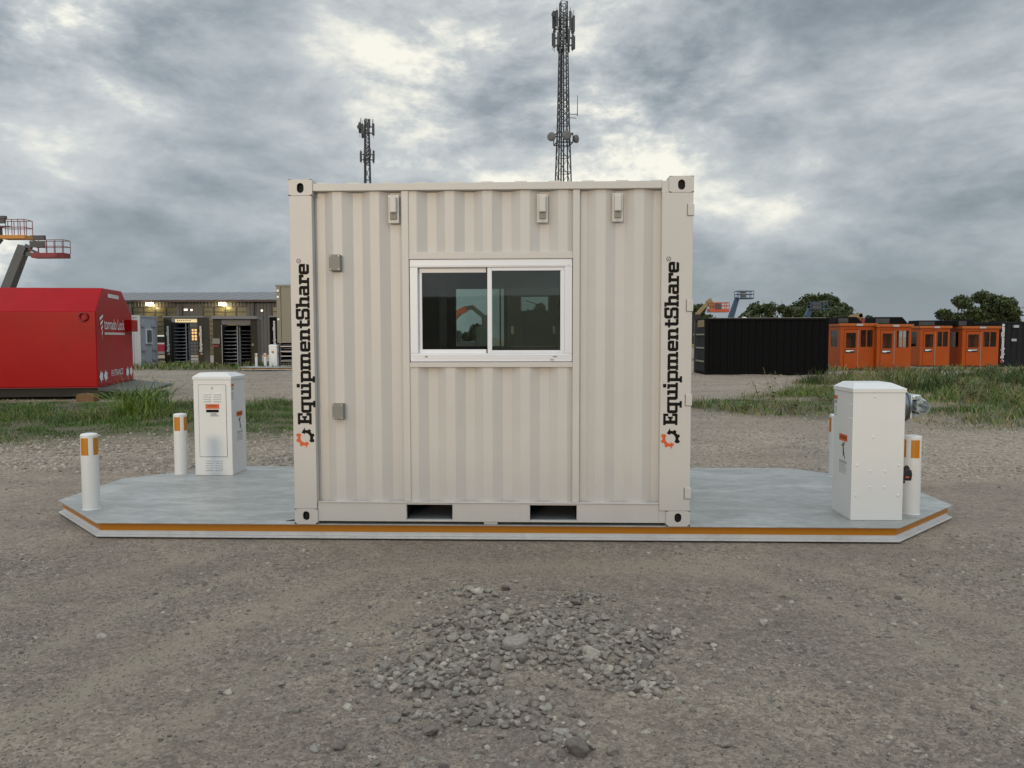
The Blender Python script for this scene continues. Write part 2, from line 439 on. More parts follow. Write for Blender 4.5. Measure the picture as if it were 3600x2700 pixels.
# slab lettering, unit = x-height
def blk(x0, y0, x1, y1, c='', k=0.16):
    p = []; x0 -= .02; y0 -= .015; x1 += .02; y1 += .015
    p += [(x0 + k, y0), ] if 'a' in c else [(x0, y0)]
    p += [(x1 - k, y0), (x1, y0 + k)] if 'b' in c else [(x1, y0)]
    p += [(x1, y1 - k), (x1 - k, y1)] if 'c' in c else [(x1, y1)]
    p += [(x0 + k, y1), (x0, y1 - k)] if 'd' in c else [(x0, y1)]
    if 'a' in c: p += [(x0, y0 + k)]
    return p
def bowl(x0, y0, x1, y1, w=0.27, h=0.23):
    return [blk(x0, y0, x0 + w, y1, 'ad'), blk(x1 - w, y0, x1, y1, 'bc'), blk(x0 + 0.12, y0, x1 - 0.12, y0 + h), blk(x0 + 0.12, y1 - h, x1 - 0.12, y1)]
GL = {
 'E': (1.16, [blk(.12,0,.42,1.37), blk(0,0,1.1,.22), blk(0,1.15,1.1,1.37), blk(.3,.57,.78,.79), blk(.88,0,1.1,.5), blk(.88,.9,1.1,1.37), blk(.64,.46,.80,.92)]),
 'q': (1.2, bowl(0,0,1.0,1) + [blk(.74,-.4,1.02,1), blk(.55,-.4,1.17,-.2), blk(.74,.8,1.15,1)]),
 'u': (1.2, [blk(.12,0,.40,1,'a'), blk(0,.8,.40,1), blk(.25,0,.9,.24), blk(.75,0,1.03,1), blk(.6,.8,1.03,1), blk(.75,0,1.18,.2)]),
 'i': (.62, [blk(.15,0,.43,1), blk(0,0,.58,.2), blk(0,.8,.43,1), blk(.13,1.13,.45,1.42)]),
 'p': (1.2, [blk(.12,-.4,.40,1), blk(0,.8,.40,1), blk(0,-.4,.58,-.2)] + bowl(.14,0,1.14,1)),
 'm': (1.86, [blk(.12,0,.40,1), blk(0,.8,.40,1), blk(0,0,.52,.2), blk(.3,.76,1.0,1,'c'), blk(.72,0,1.0,.9), blk(.6,0,1.12,.2), blk(.9,.76,1.6,1,'c'), blk(1.32,0,1.6,.9), blk(1.2,0,1.76,.2)]),
 'e': (1.08, [blk(0,0,.28,1,'ad'), blk(.15,.76,.85,1), blk(.72,.40,1.0,1,'c'), blk(.15,.40,.85,.60), blk(.15,0,.96,.24,'b',.1)]),
 'n': (1.22, [blk(.12,0,.40,1), blk(0,.8,.40,1), blk(0,0,.52,.2), blk(.3,.76,1.02,1,'c'), blk(.74,0,1.02,.9), blk(.62,0,1.16,.2)]),
 't': (.86, [blk(.18,0,.46,1.3,'a'), blk(0,.8,.76,1), blk(.3,0,.8,.24)]),
 'S': (1.14, [blk(0,.62,.28,1.37,'ad'), blk(.15,1.13,.9,1.37), blk(.82,.9,1.04,1.37), blk(.12,.57,.93,.81), blk(.78,0,1.06,.75,'bc'), blk(.12,0,.93,.24), blk(0,0,.22,.47)]),
 'h': (1.22, [blk(.12,0,.40,1.37), blk(0,1.17,.40,1.37), blk(0,0,.52,.2), blk(.3,.76,1.02,1,'c'), blk(.74,0,1.02,.9), blk(.62,0,1.16,.2)]),
 'a': (1.1, [blk(.08,.76,.92,1,'c'), blk(.64,0,.92,.9), blk(0,0,.27,.62,'ad',.12), blk(.15,.42,.7,.62), blk(.15,0,.7,.2), blk(.64,0,1.08,.2)]),
 'r': (.98, [blk(.12,0,.40,1), blk(0,.8,.40,1), blk(0,0,.62,.2), blk(.34,.74,.92,1), blk(.68,.56,.92,1)]),
}
def slab_text(mb, txt, length, fn):         # fn(u, v, d): along, across, out of the surface; returns unit
    tot = sum(GL[c][0] for c in txt) - 0.08
    s = length / tot; u = 0; k = 0
    for c in txt:
        for pl in GL[c][1]:
            d = 0.0006 + 0.00006 * (k % 12); k += 1
            mb.prism([((u + a) * s, b * s) for a, b in pl], fn, -0.002, d)
        u += GL[c][0]
    return s
def gear_half(mb, a0, a1, ri, ro, rt, fn, cx, cy, d, arrow=1):
    n = 26; outer = []; inner = []
    for k in range(n + 1):
        t = k / n; a = R(a0 + (a1 - a0) * t)
        tooth = (t * 3.2) % 1.0 > 0.52 and t < 0.97
        r = rt if tooth else ro
        outer.append((cx + r * math.cos(a), cy + r * math.sin(a))); inner.append((cx + ri * math.cos(a), cy + ri * math.sin(a)))
    for k in range(n):
        mb.prism([outer[k], outer[k + 1], inner[k + 1], inner[k]], fn, -0.002, d)
    a = R(a0); sgn = -1 if a1 > a0 else 1
    tip = R(a0 + sgn * 34); rm = (ri + ro) / 2
    q = [(cx + (rt + .008) * math.cos(a), cy + (rt + .008) * math.sin(a)), (cx + (ri - .010) * math.cos(a), cy + (ri - .010) * math.sin(a)), (cx + rm * math.cos(tip), cy + rm * math.sin(tip))]
    mb.prism(q, fn, -0.002, d + 0.0001)

# ------------------------------------------------------------------ value noise for terrain
_perm = np.random.default_rng(5).random((256, 256))
def vnoise(x, y):
    xi = np.floor(x).astype(int); yi = np.floor(y).astype(int)
    fx = x - xi; fy = y - yi; fx = fx * fx * (3 - 2 * fx); fy = fy * fy * (3 - 2 * fy)
    g_ = lambda a, b: _perm[a % 256, b % 256]
    return (g_(xi, yi) * (1 - fx) + g_(xi + 1, yi) * fx) * (1 - fy) + (g_(xi, yi + 1) * (1 - fx) + g_(xi + 1, yi + 1) * fx) * fy
def fbm(x, y, o=4):
    s = 0; a = 0.5
    for k in range(o): s = s + a * vnoise(x * 2 ** k + 13.7 * k, y * 2 ** k + 7.1 * k); a *= 0.5
    return s
def sstep(e0, e1, x): t = np.clip((x - e0) / (e1 - e0), 0, 1); return t * t * (3 - 2 * t)

# density of the loose stone pile in front of the platform
PILE = [(-0.05, -1.30, .28, .12, .5), (0.55, -1.40, .35, .14, .35), (0.25, -1.75, .38, .2, .9), (0.20, -2.15, .34, .2, 1.0), (0.62, -2.15, .30, .18, .9),
        (-0.10, -2.45, .26, .12, .9), (0.15, -2.75, .3, .14, .8), (0.50, -2.98, .13, .09, .7), (0.95, -1.9, .26, .14, .45), (0.85, -2.5, .2, .1, .45)]
def pile(x, y):
    d = 0
    for cx, cy, sx, sy, w in PILE: d = d + w * np.exp(-((x - cx) / sx) ** 2 - ((y - cy) / sy) ** 2)
    return np.clip(d, 0, 1.2)
# grass cover: left verge, right verge, far verge
def cover(x, y):
    w = (fbm(x * .55, y * .55) - .47) * 3.2
    e = np.interp(x, [-30, -9, -6.5, -4.2, -2, 0], [3.6, 3.5, 3.8, 5.7, 6.7, 7.4])
    L = sstep(e - .9, e + 2.2, y + w) * (1 - sstep(11.6, 12.9, y + w * .5)) * (1 - sstep(-1.5, .5, x))
    L2 = sstep(29.0, 31, y + w) * (1 - sstep(37, 40, y + w)) * (1 - sstep(-7, -4, x))
    e2 = np.interp(x, [2.5, 4, 7, 9, 14, 40], [10.5, 8.8, 7.8, 7.0, 6.4, 6.0])
    f2 = np.interp(x, [2.5, 4, 7, 9, 12, 40], [11.5, 13.0, 15.0, 20.0, 25.0, 26.0])
    Rr = sstep(e2 - 1.0, e2 + 2.4, y + w) * (1 - sstep(f2 - .8, f2 + .8, y + w * .6)) * sstep(2.9, 4.6, x + w * .3) * (.45 + .55 * sstep(.33, .47, fbm(x * .55 + 31, y * .75)))
    R2 = sstep(27.5, 28.5, y + w * .4) * (1 - sstep(30, 31, y)) * sstep(12, 13, x) * .8
    return np.clip(L + L2 * .9 + Rr + R2, 0, 1)
def hgt(x, y):
    h = (fbm(x * .35, y * .35) - .47) * .10 + (fbm(x * 1.9 + 3, y * 1.9) - .47) * .035 + (fbm(x * 7, y * 7 + 9, 3) - .44) * .022
    near = np.exp(-((x) / 7.0) ** 2 - ((y - 1) / 6.0) ** 2)
    h = h * (1 - .25 * near)
    padd = np.maximum(np.maximum(np.abs(x) - 3.95, np.abs(y - 1.32) - 1.42), 0)   # distance to the platform
    k = sstep(0.0, 0.9, padd)
    h = h * k - 0.012 * (1 - k) + pile(x, y) * 0.03 * k
    h = h * (1 + sstep(10, 60, np.hypot(x, y)) * .8)
    added_berm = sstep(12.5, 17.0, -y + (fbm(x * .2, y * .2 + 4) - .47) * 2) * 2.74  # unseen rise added behind the camera to keep low sun off the foreground
    return h + added_berm

def grow(a, b, step, lim, ratio):           # fine between a and b, growing outwards to lim
    xs = list(np.arange(a, b, step)); s = step; x = xs[-1]
    while x < lim: s *= ratio; x += s; xs.append(x)
    s = step; x = a; lo = []
    while x > -lim: s *= ratio; x -= s; lo.append(x)
    return np.array(lo[::-1] + xs)
gx = grow(-2.6, 3.2, .022, 1500, 1.045)
gy = grow(-3.7, 0.1, .020, 1500, 1.040)
X, Y = np.meshgrid(gx, gy); nx, ny = len(gx), len(gy)
Z = hgt(X, Y)
far = sstep(120, 400, np.hypot(X, Y)); Z = Z * (1 - far)
gv = np.stack([X.ravel(), Y.ravel(), Z.ravel()], 1)
ii = (np.arange(ny - 1)[:, None] * nx + np.arange(nx - 1)[None, :]).ravel()
gf = np.stack([ii, ii + 1, ii + 1 + nx, ii + nx], 1)
def np_mesh(name, v, f, mats, mi=None, smooth=True, attr=None):
    me = bpy.data.meshes.new(name)
    v = np.asarray(v, np.float32); f = np.asarray(f, np.int32); k = f.shape[1]
    me.vertices.add(len(v)); me.vertices.foreach_set('co', v.ravel())
    me.loops.add(f.size); me.loops.foreach_set('vertex_index', f.ravel())
    me.polygons.add(len(f)); me.polygons.foreach_set('loop_start', np.arange(0, f.size, k, dtype=np.int32))
    try: me.polygons.foreach_set('loop_total', np.full(len(f), k, np.int32))
    except Exception: pass
    for m_ in mats: me.materials.append(m_)
    if mi is not None: me.polygons.foreach_set('material_index', np.asarray(mi, np.int32))
    if smooth: me.polygons.foreach_set('use_smooth', np.ones(len(f), bool))
    if attr:
        an, av = attr
        a = me.attributes.new(an, 'FLOAT_COLOR', 'POINT'); a.data.foreach_set('color', np.asarray(av, np.float32).ravel())
    me.update(calc_edges=True); me.validate()
    o = bpy.data.objects.new(name, me); COL.objects.link(o)
    return o
cov = cover(gv[:, 0], gv[:, 1])
xx, yy = gv[:, 0], gv[:, 1]
pale = (sstep(2.3, 3.4, yy) * (1 - sstep(6.0, 8.5, yy)) * sstep(.35, .6, fbm(xx * .8, yy * .8) + .12) * .8
        + (.10 + .55 * sstep(.42, .62, fbm(xx * .4 + 5, yy * .9))) * sstep(10, 14, yy))
pale = np.clip(pale + .25 * pile(xx, yy), 0, 1)
# wheel tracks: compacted sandy strips that sweep past the platform
def tracks(x, y):
    d = 0
    for (pa, pb, wd, st) in (((0, 2560), (1250, 2035), .10, .8), ((0, 2330), (900, 2010), .09, .7), ((-600, 2250), (700, 1960), .12, .6), ((250, 2790), (1500, 2120), .07, .5),
                             ((3700, 2480), (2550, 1985), .09, .7), ((3700, 2230), (2700, 1960), .10, .7), ((3750, 2090), (3150, 1930), .10, .5), ((1500, 2000), (2500, 2010), .18, .7)):
        a, b = gr(*pa)[:2], gr(*pb)[:2]; u = b - a; L = np.hypot(*u); u = u / L
        t = (x - a[0]) * u[0] + (y - a[1]) * u[1]; n_ = -(x - a[0]) * u[1] + (y - a[1]) * u[0]
        bow = .10 * np.sin(np.clip(t / L, 0, 1) * math.pi) * (1 if a[0] < b[0] else -1)
        w_ = wd * (.7 + .9 * fbm(x * 1.5, y * 1.5 + wd * 50))
        d = d + st * np.exp(-((n_ - bow) / w_) ** 2) * sstep(-.6, .3, t) * (1 - sstep(L - .2, L + .5, t)) * (.35 + 1.1 * fbm(x * 2.2 + 3, y * 2.2))
    return np.clip(d, 0, .85) * (1 - np.clip(pile(x, y) * 1.6, 0, 1))
trk = tracks(xx, yy)
tag(np_mesh('ground', gv, gf, [P['ground']], attr=('cover', np.stack([np.clip(cov * 1.1, 0, 1), pale, trk, cov * 0 + 1], 1))), kind='structure')

# ------------------------------------------------------------------ stones
def ico(sub):
    t = (1 + 5 ** .5) / 2
    v = [(-1,t,0),(1,t,0),(-1,-t,0),(1,-t,0),(0,-1,t),(0,1,t),(0,-1,-t),(0,1,-t),(t,0,-1),(t,0,1),(-t,0,-1),(-t,0,1)]
    f = [(0,11,5),(0,5,1),(0,1,7),(0,7,10),(0,10,11),(1,5,9),(5,11,4),(11,10,2),(10,7,6),(7,1,8),(3,9,4),(3,4,2),(3,2,6),(3,6,8),(3,8,9),(4,9,5),(2,4,11),(6,2,10),(8,6,7),(9,8,1)]
    v = [np.array(p) / np.linalg.norm(p) for p in v]
    for _ in range(sub):
        c = {}; nf = []
        def midp(a, b):
            k = (min(a, b), max(a, b))
            if k not in c: m_ = v[a] + v[b]; v.append(m_ / np.linalg.norm(m_)); c[k] = len(v) - 1
            return c[k]
        for a, b, d in f:
            ab, bd, da = midp(a, b), midp(b, d), midp(d, a); nf += [(a, ab, da), (b, bd, ab), (d, da, bd), (ab, bd, da)]
        f = nf
    return np.array(v), np.array(f)
def rock_shapes(sub, count):
    v, f = ico(sub); out = []
    for _ in range(count):
        n_ = rng.normal(size=(11, 3)); n_ /= np.linalg.norm(n_, axis=1)[:, None]
        h = rng.uniform(.55, 1.0, 11)
        dp = np.maximum(v @ n_.T, 1e-3); r = np.min(h / dp, axis=1); r = np.minimum(r, 1.12)
        r = r * (1 + rng.normal(0, .02, len(v)))
        out.append(v * r[:, None] * np.array([rng.uniform(.85, 1.25), rng.uniform(.75, 1.05), rng.uniform(.55, .85)]))
    return out, f
def scatter(shapes, f, px, py, size, sink, tonefn):
    n = len(px); ch = rng.integers(0, len(shapes), n); base = np.stack(shapes)[ch]            # n,k,3
    a = rng.uniform(0, 2 * math.pi, n); tl = rng.normal(0, .35, n)
    ca, sa, ct, st = np.cos(a), np.sin(a), np.cos(tl), np.sin(tl)
    x, y, z = base[..., 0], base[..., 1], base[..., 2]
    y, z = y * ct[:, None] - z * st[:, None], y * st[:, None] + z * ct[:, None]
    x, y = x * ca[:, None] - y * sa[:, None], x * sa[:, None] + y * ca[:, None]
    s = size[:, None]
    v = np.stack([x * s + px[:, None], y * s + py[:, None], z * s + (hgt(px, py) + size * sink)[:, None]], -1)
    k = v.shape[1]
    ff = (f[None] + (np.arange(n) * k)[:, None, None]).reshape(-1, 3)
    tn = tonefn(n); col = np.stack([tn, rng.random(n) ** 2, tn * 0, tn * 0 + 1], 1)
    return v.reshape(-1, 3), ff, np.repeat(col, k, 0)
def merge(parts):
    o = 0; V = []; F = []; C = []
    for v, f, c in parts: V.append(v); F.append(f + o); C.append(c); o += len(v)
    return np.concatenate(V), np.concatenate(F), np.concatenate(C)
def off_pad(x, y, m_=.06):
    return ~((np.abs(x) < 3.92 + m_) & (y > -.02 - m_) & (y < 2.75) & (np.abs(x) - 3.05 < y + m_ * 2))
def pick(n, xr, yr, dens):
    x = rng.uniform(*xr, n); y = rng.uniform(*yr, n); k = rng.random(n) < dens(x, y)
    x, y = x[k], y[k]; k = off_pad(x, y); return x[k], y[k]
tone1 = lambda n: np.clip(rng.normal(.52, .27, n), 0, 1)
shA, fA = rock_shapes(3, 10); shB, fB = rock_shapes(2, 14); shC, fC = rock_shapes(1, 16); shD, fD = rock_shapes(0, 12)
parts = []
tone0 = lambda n: np.clip(rng.normal(.68, .20, n), 0, 1)
x, y = pick(16000, (-1, 1.6), (-3.3, -1), lambda a, b: sstep(.22, .75, pile(a, b) + (fbm(a * 3, b * 3) - .47) * .9) + .012 * sstep(.05, .3, pile(a, b)))
sz = .014 + .019 * rng.random(len(x)) ** 1.6
keep = np.zeros(len(x), bool); kx = np.zeros(0); ky = np.zeros(0); ks = np.zeros(0)
for i in range(len(x)):                     # stones lie side by side, not through one another
    if len(kx) == 0 or np.all((kx - x[i]) ** 2 + (ky - y[i]) ** 2 > (.90 * (ks + sz[i])) ** 2):
        keep[i] = True; kx = np.append(kx, x[i]); ky = np.append(ky, y[i]); ks = np.append(ks, sz[i])
x, y, sz = x[keep], y[keep], sz[keep]
parts.append(scatter(shA, fA, x, y, sz, .34, tone0))
for bx_, by_, bs in ((.245, -2.13, .066), (.60, -2.22, .05), (.50, -3.02, .045)):
    parts.append(scatter(shA, fA, np.array([bx_]), np.array([by_]), np.array([bs]), .30, tone0))
x, y = pick(9000, (-1.2, 1.8), (-3.4, -1), lambda a, b: pile(a, b) * .6 + .012)
parts.append(scatter(shB, fB, x, y, .008 + .013 * rng.random(len(x)) ** 1.6, .2, tone0))
v, f, c = merge(parts)
tag(np_mesh('rock_pile', v, f, [P['rock']], attr=('tone', c), smooth=True), 'heap of loose grey limestone rocks spread on the ground in front', 'rocks', kind='stuff')
parts = []
patch = lambda a, b: np.clip((fbm(a * 1.3 + 2, b * 1.3) - .36) * 3.4, .12, 1) * (1 - .85 * tracks(a, b))
x, y = pick(2600, (-4.5, 5), (-3.6, 0.1), lambda a, b: .16 * patch(a, b) ** 2)
parts.append(scatter(shB, fB, x, y, .010 + .026 * rng.random(len(x)) ** 3, -.2, tone1))
x, y = pick(60000, (-5, 5.5), (-3.6, .4), lambda a, b: .55 * patch(a, b) ** 1.6)
parts.append(scatter(shC, fC, x, y, .0065 + .015 * rng.random(len(x)) ** 2.0, -.22, tone1))
x, y = pick(90000, (-4, 4.5), (-3.5, -.2), lambda a, b: .35 + .6 * patch(a + 4, b))
parts.append(scatter(shD, fD, x, y, .003 + .004 * rng.random(len(x)) ** 2, .1, tone1))
tone2 = lambda n: np.clip(rng.normal(.80, .2, n), 0, 1)
x, y = pick(22000, (-9, 0), (2.7, 8.0), lambda a, b: (.25 + .75 * patch(a, b)) * (1 - cover(a, b)))
parts.append(scatter(shC, fC, x, y, .008 + .028 * rng.random(len(x)) ** 2, .0, tone2))
x, y = pick(14000, (1.4, 12), (2.7, 10), lambda a, b: (.1 + .6 * patch(a, b)) * (1 - cover(a, b)))
parts.append(scatter(shC, fC, x, y, rng.uniform(.008, .024, len(x)), .0, tone2))
x, y = pick(6000, (-9, 9), (-1, 3.2), lambda a, b: .6 * patch(a, b) * (np.abs(a) > 3.2))
parts.append(scatter(shC, fC, x, y, rng.uniform(.006, .018, len(x)), .0, tone1))
x, y = pick(26000, (-24, 24), (12, 32), lambda a, b: .45 * patch(a * .5, b * .5) * (1 - cover(a, b)))
parts.append(scatter(shD, fD, x, y, rng.uniform(.015, .05, len(x)), -.1, tone2))
v, f, c = merge(parts)
tag(np_mesh('gravel', v, f, [P['rock']], attr=('tone', c), smooth=False), 'loose pale and grey gravel scattered over the yard', 'gravel', kind='stuff')

# ------------------------------------------------------------------ grass
def blades(px, py, h, w, lean, mi, z0=None):
    n = len(px); a = rng.uniform(0, 2 * math.pi, n); d = np.stack([np.cos(a), np.sin(a)], 1)
    la = rng.uniform(0, 2 * math.pi, n); ld = np.stack([np.cos(la), np.sin(la)], 1) * (lean * h)[:, None]
    zb = hgt(px, py) - .01 if z0 is None else z0
    V = np.zeros((n, 7, 3)); 
    for k, (t, ww) in enumerate(((0, 1), (.4, .85), (.75, .55))):
        cx = px + ld[:, 0] * t * t; cy = py + ld[:, 1] * t * t; z = zb + h * (t - .28 * lean * t * t)
        V[:, 2 * k, 0] = cx - d[:, 0] * w * ww; V[:, 2 * k, 1] = cy - d[:, 1] * w * ww; V[:, 2 * k, 2] = z
        V[:, 2 * k + 1, 0] = cx + d[:, 0] * w * ww; V[:, 2 * k + 1, 1] = cy + d[:, 1] * w * ww; V[:, 2 * k + 1, 2] = z
    V[:, 6, 0] = px + ld[:, 0]; V[:, 6, 1] = py + ld[:, 1]; V[:, 6, 2] = zb + h * (1 - .4 * lean)
    F = np.array([(0, 1, 3, 2), (2, 3, 5, 4), (4, 5, 6, 6)])
    tri = np.array([(0, 1, 3), (0, 3, 2), (2, 3, 5), (2, 5, 4), (4, 5, 6)])
    ff = (tri[None] + (np.arange(n) * 7)[:, None, None]).reshape(-1, 3)
    return V.reshape(-1, 3), ff, np.repeat(mi, 5)
def grass(name, label, n, xr, yr, hf, wf, pdry, seedy=None):
    x = rng.uniform(*xr, n); y = rng.uniform(*yr, n); c = cover(x, y)
    if seedy: c = c * sstep(.40, .52, fbm(x * .5 + 50, y * .5))
    tuft = np.clip((fbm(x * 2.3, y * 2.3 + 8) - .30) * 3, .1, 1)
    k = rng.random(n) < c * tuft
    x, y, c, tuft = x[k], y[k], c[k], tuft[k]; m_ = len(x)
    ptch = fbm(x * .45 + 9, y * .45)
    h = hf(x, y, ptch) * rng.uniform(.45, 1.15, m_) * (.45 + .55 * c) * (.6 + .4 * tuft)
    dry = rng.random(m_) < np.clip(pdry + (1 - c) * .5 + (ptch - .5) * .8, .03, .9)
    mi = np.where(dry, 1, np.where(rng.random(m_) < .42, 2, 0))
    v, f, mm = blades(x, y, h, wf * rng.uniform(.6, 1.3, m_), rng.uniform(.15, 1.0, m_), mi)
    return tag(np_mesh(name, v, f, [P['g3'] if seedy else P['g1'], P['seed'] if seedy else P['g2'], P['g3']], mm, smooth=False), label, 'grass', kind='stuff')
grass('grass', 'green grass verge behind the platform on the left', 175000, (-14, -1), (2.9, 13.2), lambda x, y, p: (.08 + .24 * np.clip((p - .34) * 3.0, 0, 1)) * (.45 + .55 * sstep(5.2, 8.0, y)), .0045, .12)
grass('grass', 'thin far grass strip below the turnstiles and workshop', 16000, (-30, -6), (28.5, 40), lambda x, y, p: .30 + .25 * p, .02, .35)
grass('grass', 'weedy mixed green and dry grass on the right of the yard', 190000, (2.5, 24), (5.6, 26.5), lambda x, y, p: (.10 + .46 * np.clip((p - .38) * 3.2, 0, 1)) * (.45 + .55 * sstep(7.5, 11, y)), .0075, .24)
grass('weeds', 'taller dark weeds with brown seed heads before the orange booths', 30000, (6.5, 21), (15.5, 25.5), lambda x, y, p: .35 + .55 * np.clip((fbm(x * .8 + 50, y * .8) - .36) * 3, 0, 1), .012, .16, 17.0)
grass('grass', 'thin weeds at the foot of the orange booths', 6000, (11, 27), (27, 31), lambda x, y, p: .3 + .2 * p, .02, .3)
def clump(name, label, cx, cy, n, hmin, hmax, spread, lean, mats_, w=.008, p2=.2):
    a = rng.uniform(0, 2 * math.pi, n); r = spread * np.sqrt(rng.random(n))
    x, y = r * np.cos(a), r * np.sin(a)
    h = rng.uniform(hmin, hmax, n)
    v, f, mm = blades(x, y, h, w * rng.uniform(.6, 1.2, n), rng.uniform(.2, lean, n), np.where(rng.random(n) < p2, 1, np.where(rng.random(n) < .3, 2, 0)), z0=np.zeros(n) - .02)
    o = np_mesh(name, v, f, mats_, mm, smooth=False)
    o.location = (cx, cy, float(hgt(np.array([cx]), np.array([cy]))[0]))
    return tag(o, label, 'weed')
gm = [P['g1'], P['g2'], P['g3']]
p = gr(500, 1465); clump('tall_grass_clump', 'tall bright green arching grass clump near the red shelter ramp', p[0], p[1], 520, .35, 1.05, .50, 1.35, [mat('grass_bright', (.12, .21, .02), .5, var=.3), P['g2'], P['g1']], .008, .08)
p = gr(110, 1450); clump('grass_clump', 'low dark leafy grass tuft below the red shelter wall', p[0], p[1], 420, .15, .38, .4, 1.0, gm, .009, .08)
def weed(px, py, h, n, label, spread=.25):
    b = gr(px, py); o = thing('tall_weed', label, 'weed', (b[0], b[1], float(hgt(np.array([b[0]]), np.array([b[1]]))[0]) - .02), 0, None)
    m_ = MB(); L = []
    for k in range(n):
        a = random.uniform(0, 6.28); r = spread * random.random() ** .6
        x0, y0 = .35 * r * math.cos(a), .35 * r * math.sin(a); hh = h * random.uniform(.55, 1.0)
        x1, y1 = r * math.cos(a) * 1.3, r * math.sin(a) * 1.3
        m_.cyl((x0, y0, 0), (x1, y1, hh), .006, .003, 5)
        for j in range(int(26 * hh) + 6):
            t = random.uniform(.2, 1.0); aa = random.uniform(0, 6.28); l = random.uniform(.05, .14) * (1.2 - .6 * t)
            c = Vector((x0 + (x1 - x0) * t, y0 + (y1 - y0) * t, hh * t)); d = Vector((math.cos(aa), math.sin(aa), random.uniform(.1, .8))).normalized()
            sd = d.cross(Vector((0, 0, 1))).normalized() * l * .16
            L.append((c, c + d * l * .5 + sd, c + d * l, c + d * l * .5 - sd))
    m_.build('stem', P['g2'], o)
    q = MB()
    for i, l in enumerate(L):
        q.cur = 0 if random.random() < .6 else 1
        q.add(l, [(0, 1, 2, 3)])
    q.build('leaves', [P['g1'], P['g3']], o)
for px, py, h, n, lb in [(2735, 1432, .95, 5, 'tallest thin weed with bare stems before the black container'), (2700, 1440, .62, 4, 'shorter leaning weed beside the tallest thin weed'),
                         (2615, 1450, .42, 12, 'yellow green bushy weed at the left edge of the right verge'), (2900, 1408, .40, 10, 'dark bushy weed just behind the left face of the right cabinet'),
                         (3420, 1420, .72, 14, 'spreading green weed right of the barrier hub'), (3560, 1440, .5, 12, 'bushy weed at the right margin of the yard'),
                         (2800, 1450, .5, 14, 'grey green weed clump left of the right cabinet'), (3160, 1380, .7, 12, 'brownish weed standing before the orange booths')]:
    weed(px, py, h, n, lb)

# ------------------------------------------------------------------ container office
ZD = 0.115
CO = thing('container_office', 'beige ten foot container office with a sliding window standing on the galvanised platform', 'container', (0, 0, ZD))
HW, HH, DP = 1.4955, 2.591, 2.438
def corrug(mb, a0, a1, z0, z1, fn, phase=-1.106, pitch=.2805, depth=.036):
    brk = []
    k = math.floor((a0 - phase) / pitch) - 1
    while True:
        b = phase + k * pitch
        for off, d in ((0, 0), (.076, depth), (.144, depth), (.212, 0)):
            brk.append((b + off, d))
        if b > a1 + pitch: break
        k += 1
    xs = [q[0] for q in brk]; ds = [q[1] for q in brk]
    pts = [a0] + [q for q in xs if a0 < q < a1] + [a1]
    prof = [(q, float(np.interp(q, xs, ds))) for q in pts]
    n = len(prof)
    mb.add([fn(a, d, z0) for a, d in prof] + [fn(a, d, z1) for a, d in prof], [(i, i + 1, n + i + 1, n + i) for i in range(n - 1)])
fr = MB()
for sx in (-1, 1):
    for (ya, yb) in ((.002, .165), (DP - .165, DP - .002)):
        fr.box(sx * (HW - .002), (1.266 if sx > 0 else -1.322), ya, yb, .1185, HH - .1185)
    if sx < 0: fr.box(sx * 1.322, sx * 1.29, .075, .12, .166, 2.506)         # post return, sunk behind the post face
fr.box(-1.318, 1.265, .010, .075, 2.506, 2.560)                   # top rails
fr.box(1.2655, 1.318, .012, .075, 2.4735, 2.560)
fr.box(-1.318, 1.318, DP - .075, DP - .010, 2.506, 2.560)
fr.box(-1.48, -1.42, .17, DP - .17, 2.506, 2.560); fr.box(1.42, 1.48, .17, DP - .17, 2.506, 2.560)
fr.box(-1.318, 1.265, .004, .048, .166, .173)                     # lip on bottom rail
fr.build('corner_frame', P['beige'], CO, bevel=.006)
rail = MB()
for a, b in ((-1.318, -.639), (-.290, .298), (.650, 1.2655)): rail.box(a, b, .012, .05, .022, .166)
for a, b in ((-.639, -.290), (.298, .650)):
    rail.box(a, b, .012, .05, .022, .037); rail.box(a, b, .012, .05, .152, .166)
rail.box(1.2655, 1.318, .012, .05, .022, .118); rail.box(-.052, .052, .02, .12, 0.001, .0215)
rail.box(-1.318, 1.318, DP - .05, DP - .012, .022, .166)
rail.box(-1.48, -1.42, .17, DP - .17, .022, .166); rail.box(1.42, 1.48, .17, DP - .17, .022, .166)
rail.build('bottom_rail', P['beige'], CO, bevel=.003)
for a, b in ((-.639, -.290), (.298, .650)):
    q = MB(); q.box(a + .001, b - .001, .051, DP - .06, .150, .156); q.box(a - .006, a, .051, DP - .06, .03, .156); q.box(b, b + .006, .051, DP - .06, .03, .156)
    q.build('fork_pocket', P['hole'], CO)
    q = MB(); q.box(a + .001, b - .001, .055, DP - .06, .024, .034); q.build('fork_pocket_floor', P['galv'], CO)
q = MB(); q.box(-1.3, 1.3, 1.2, 1.25, .024, .15); q.build('crossmember', P['hole'], CO)
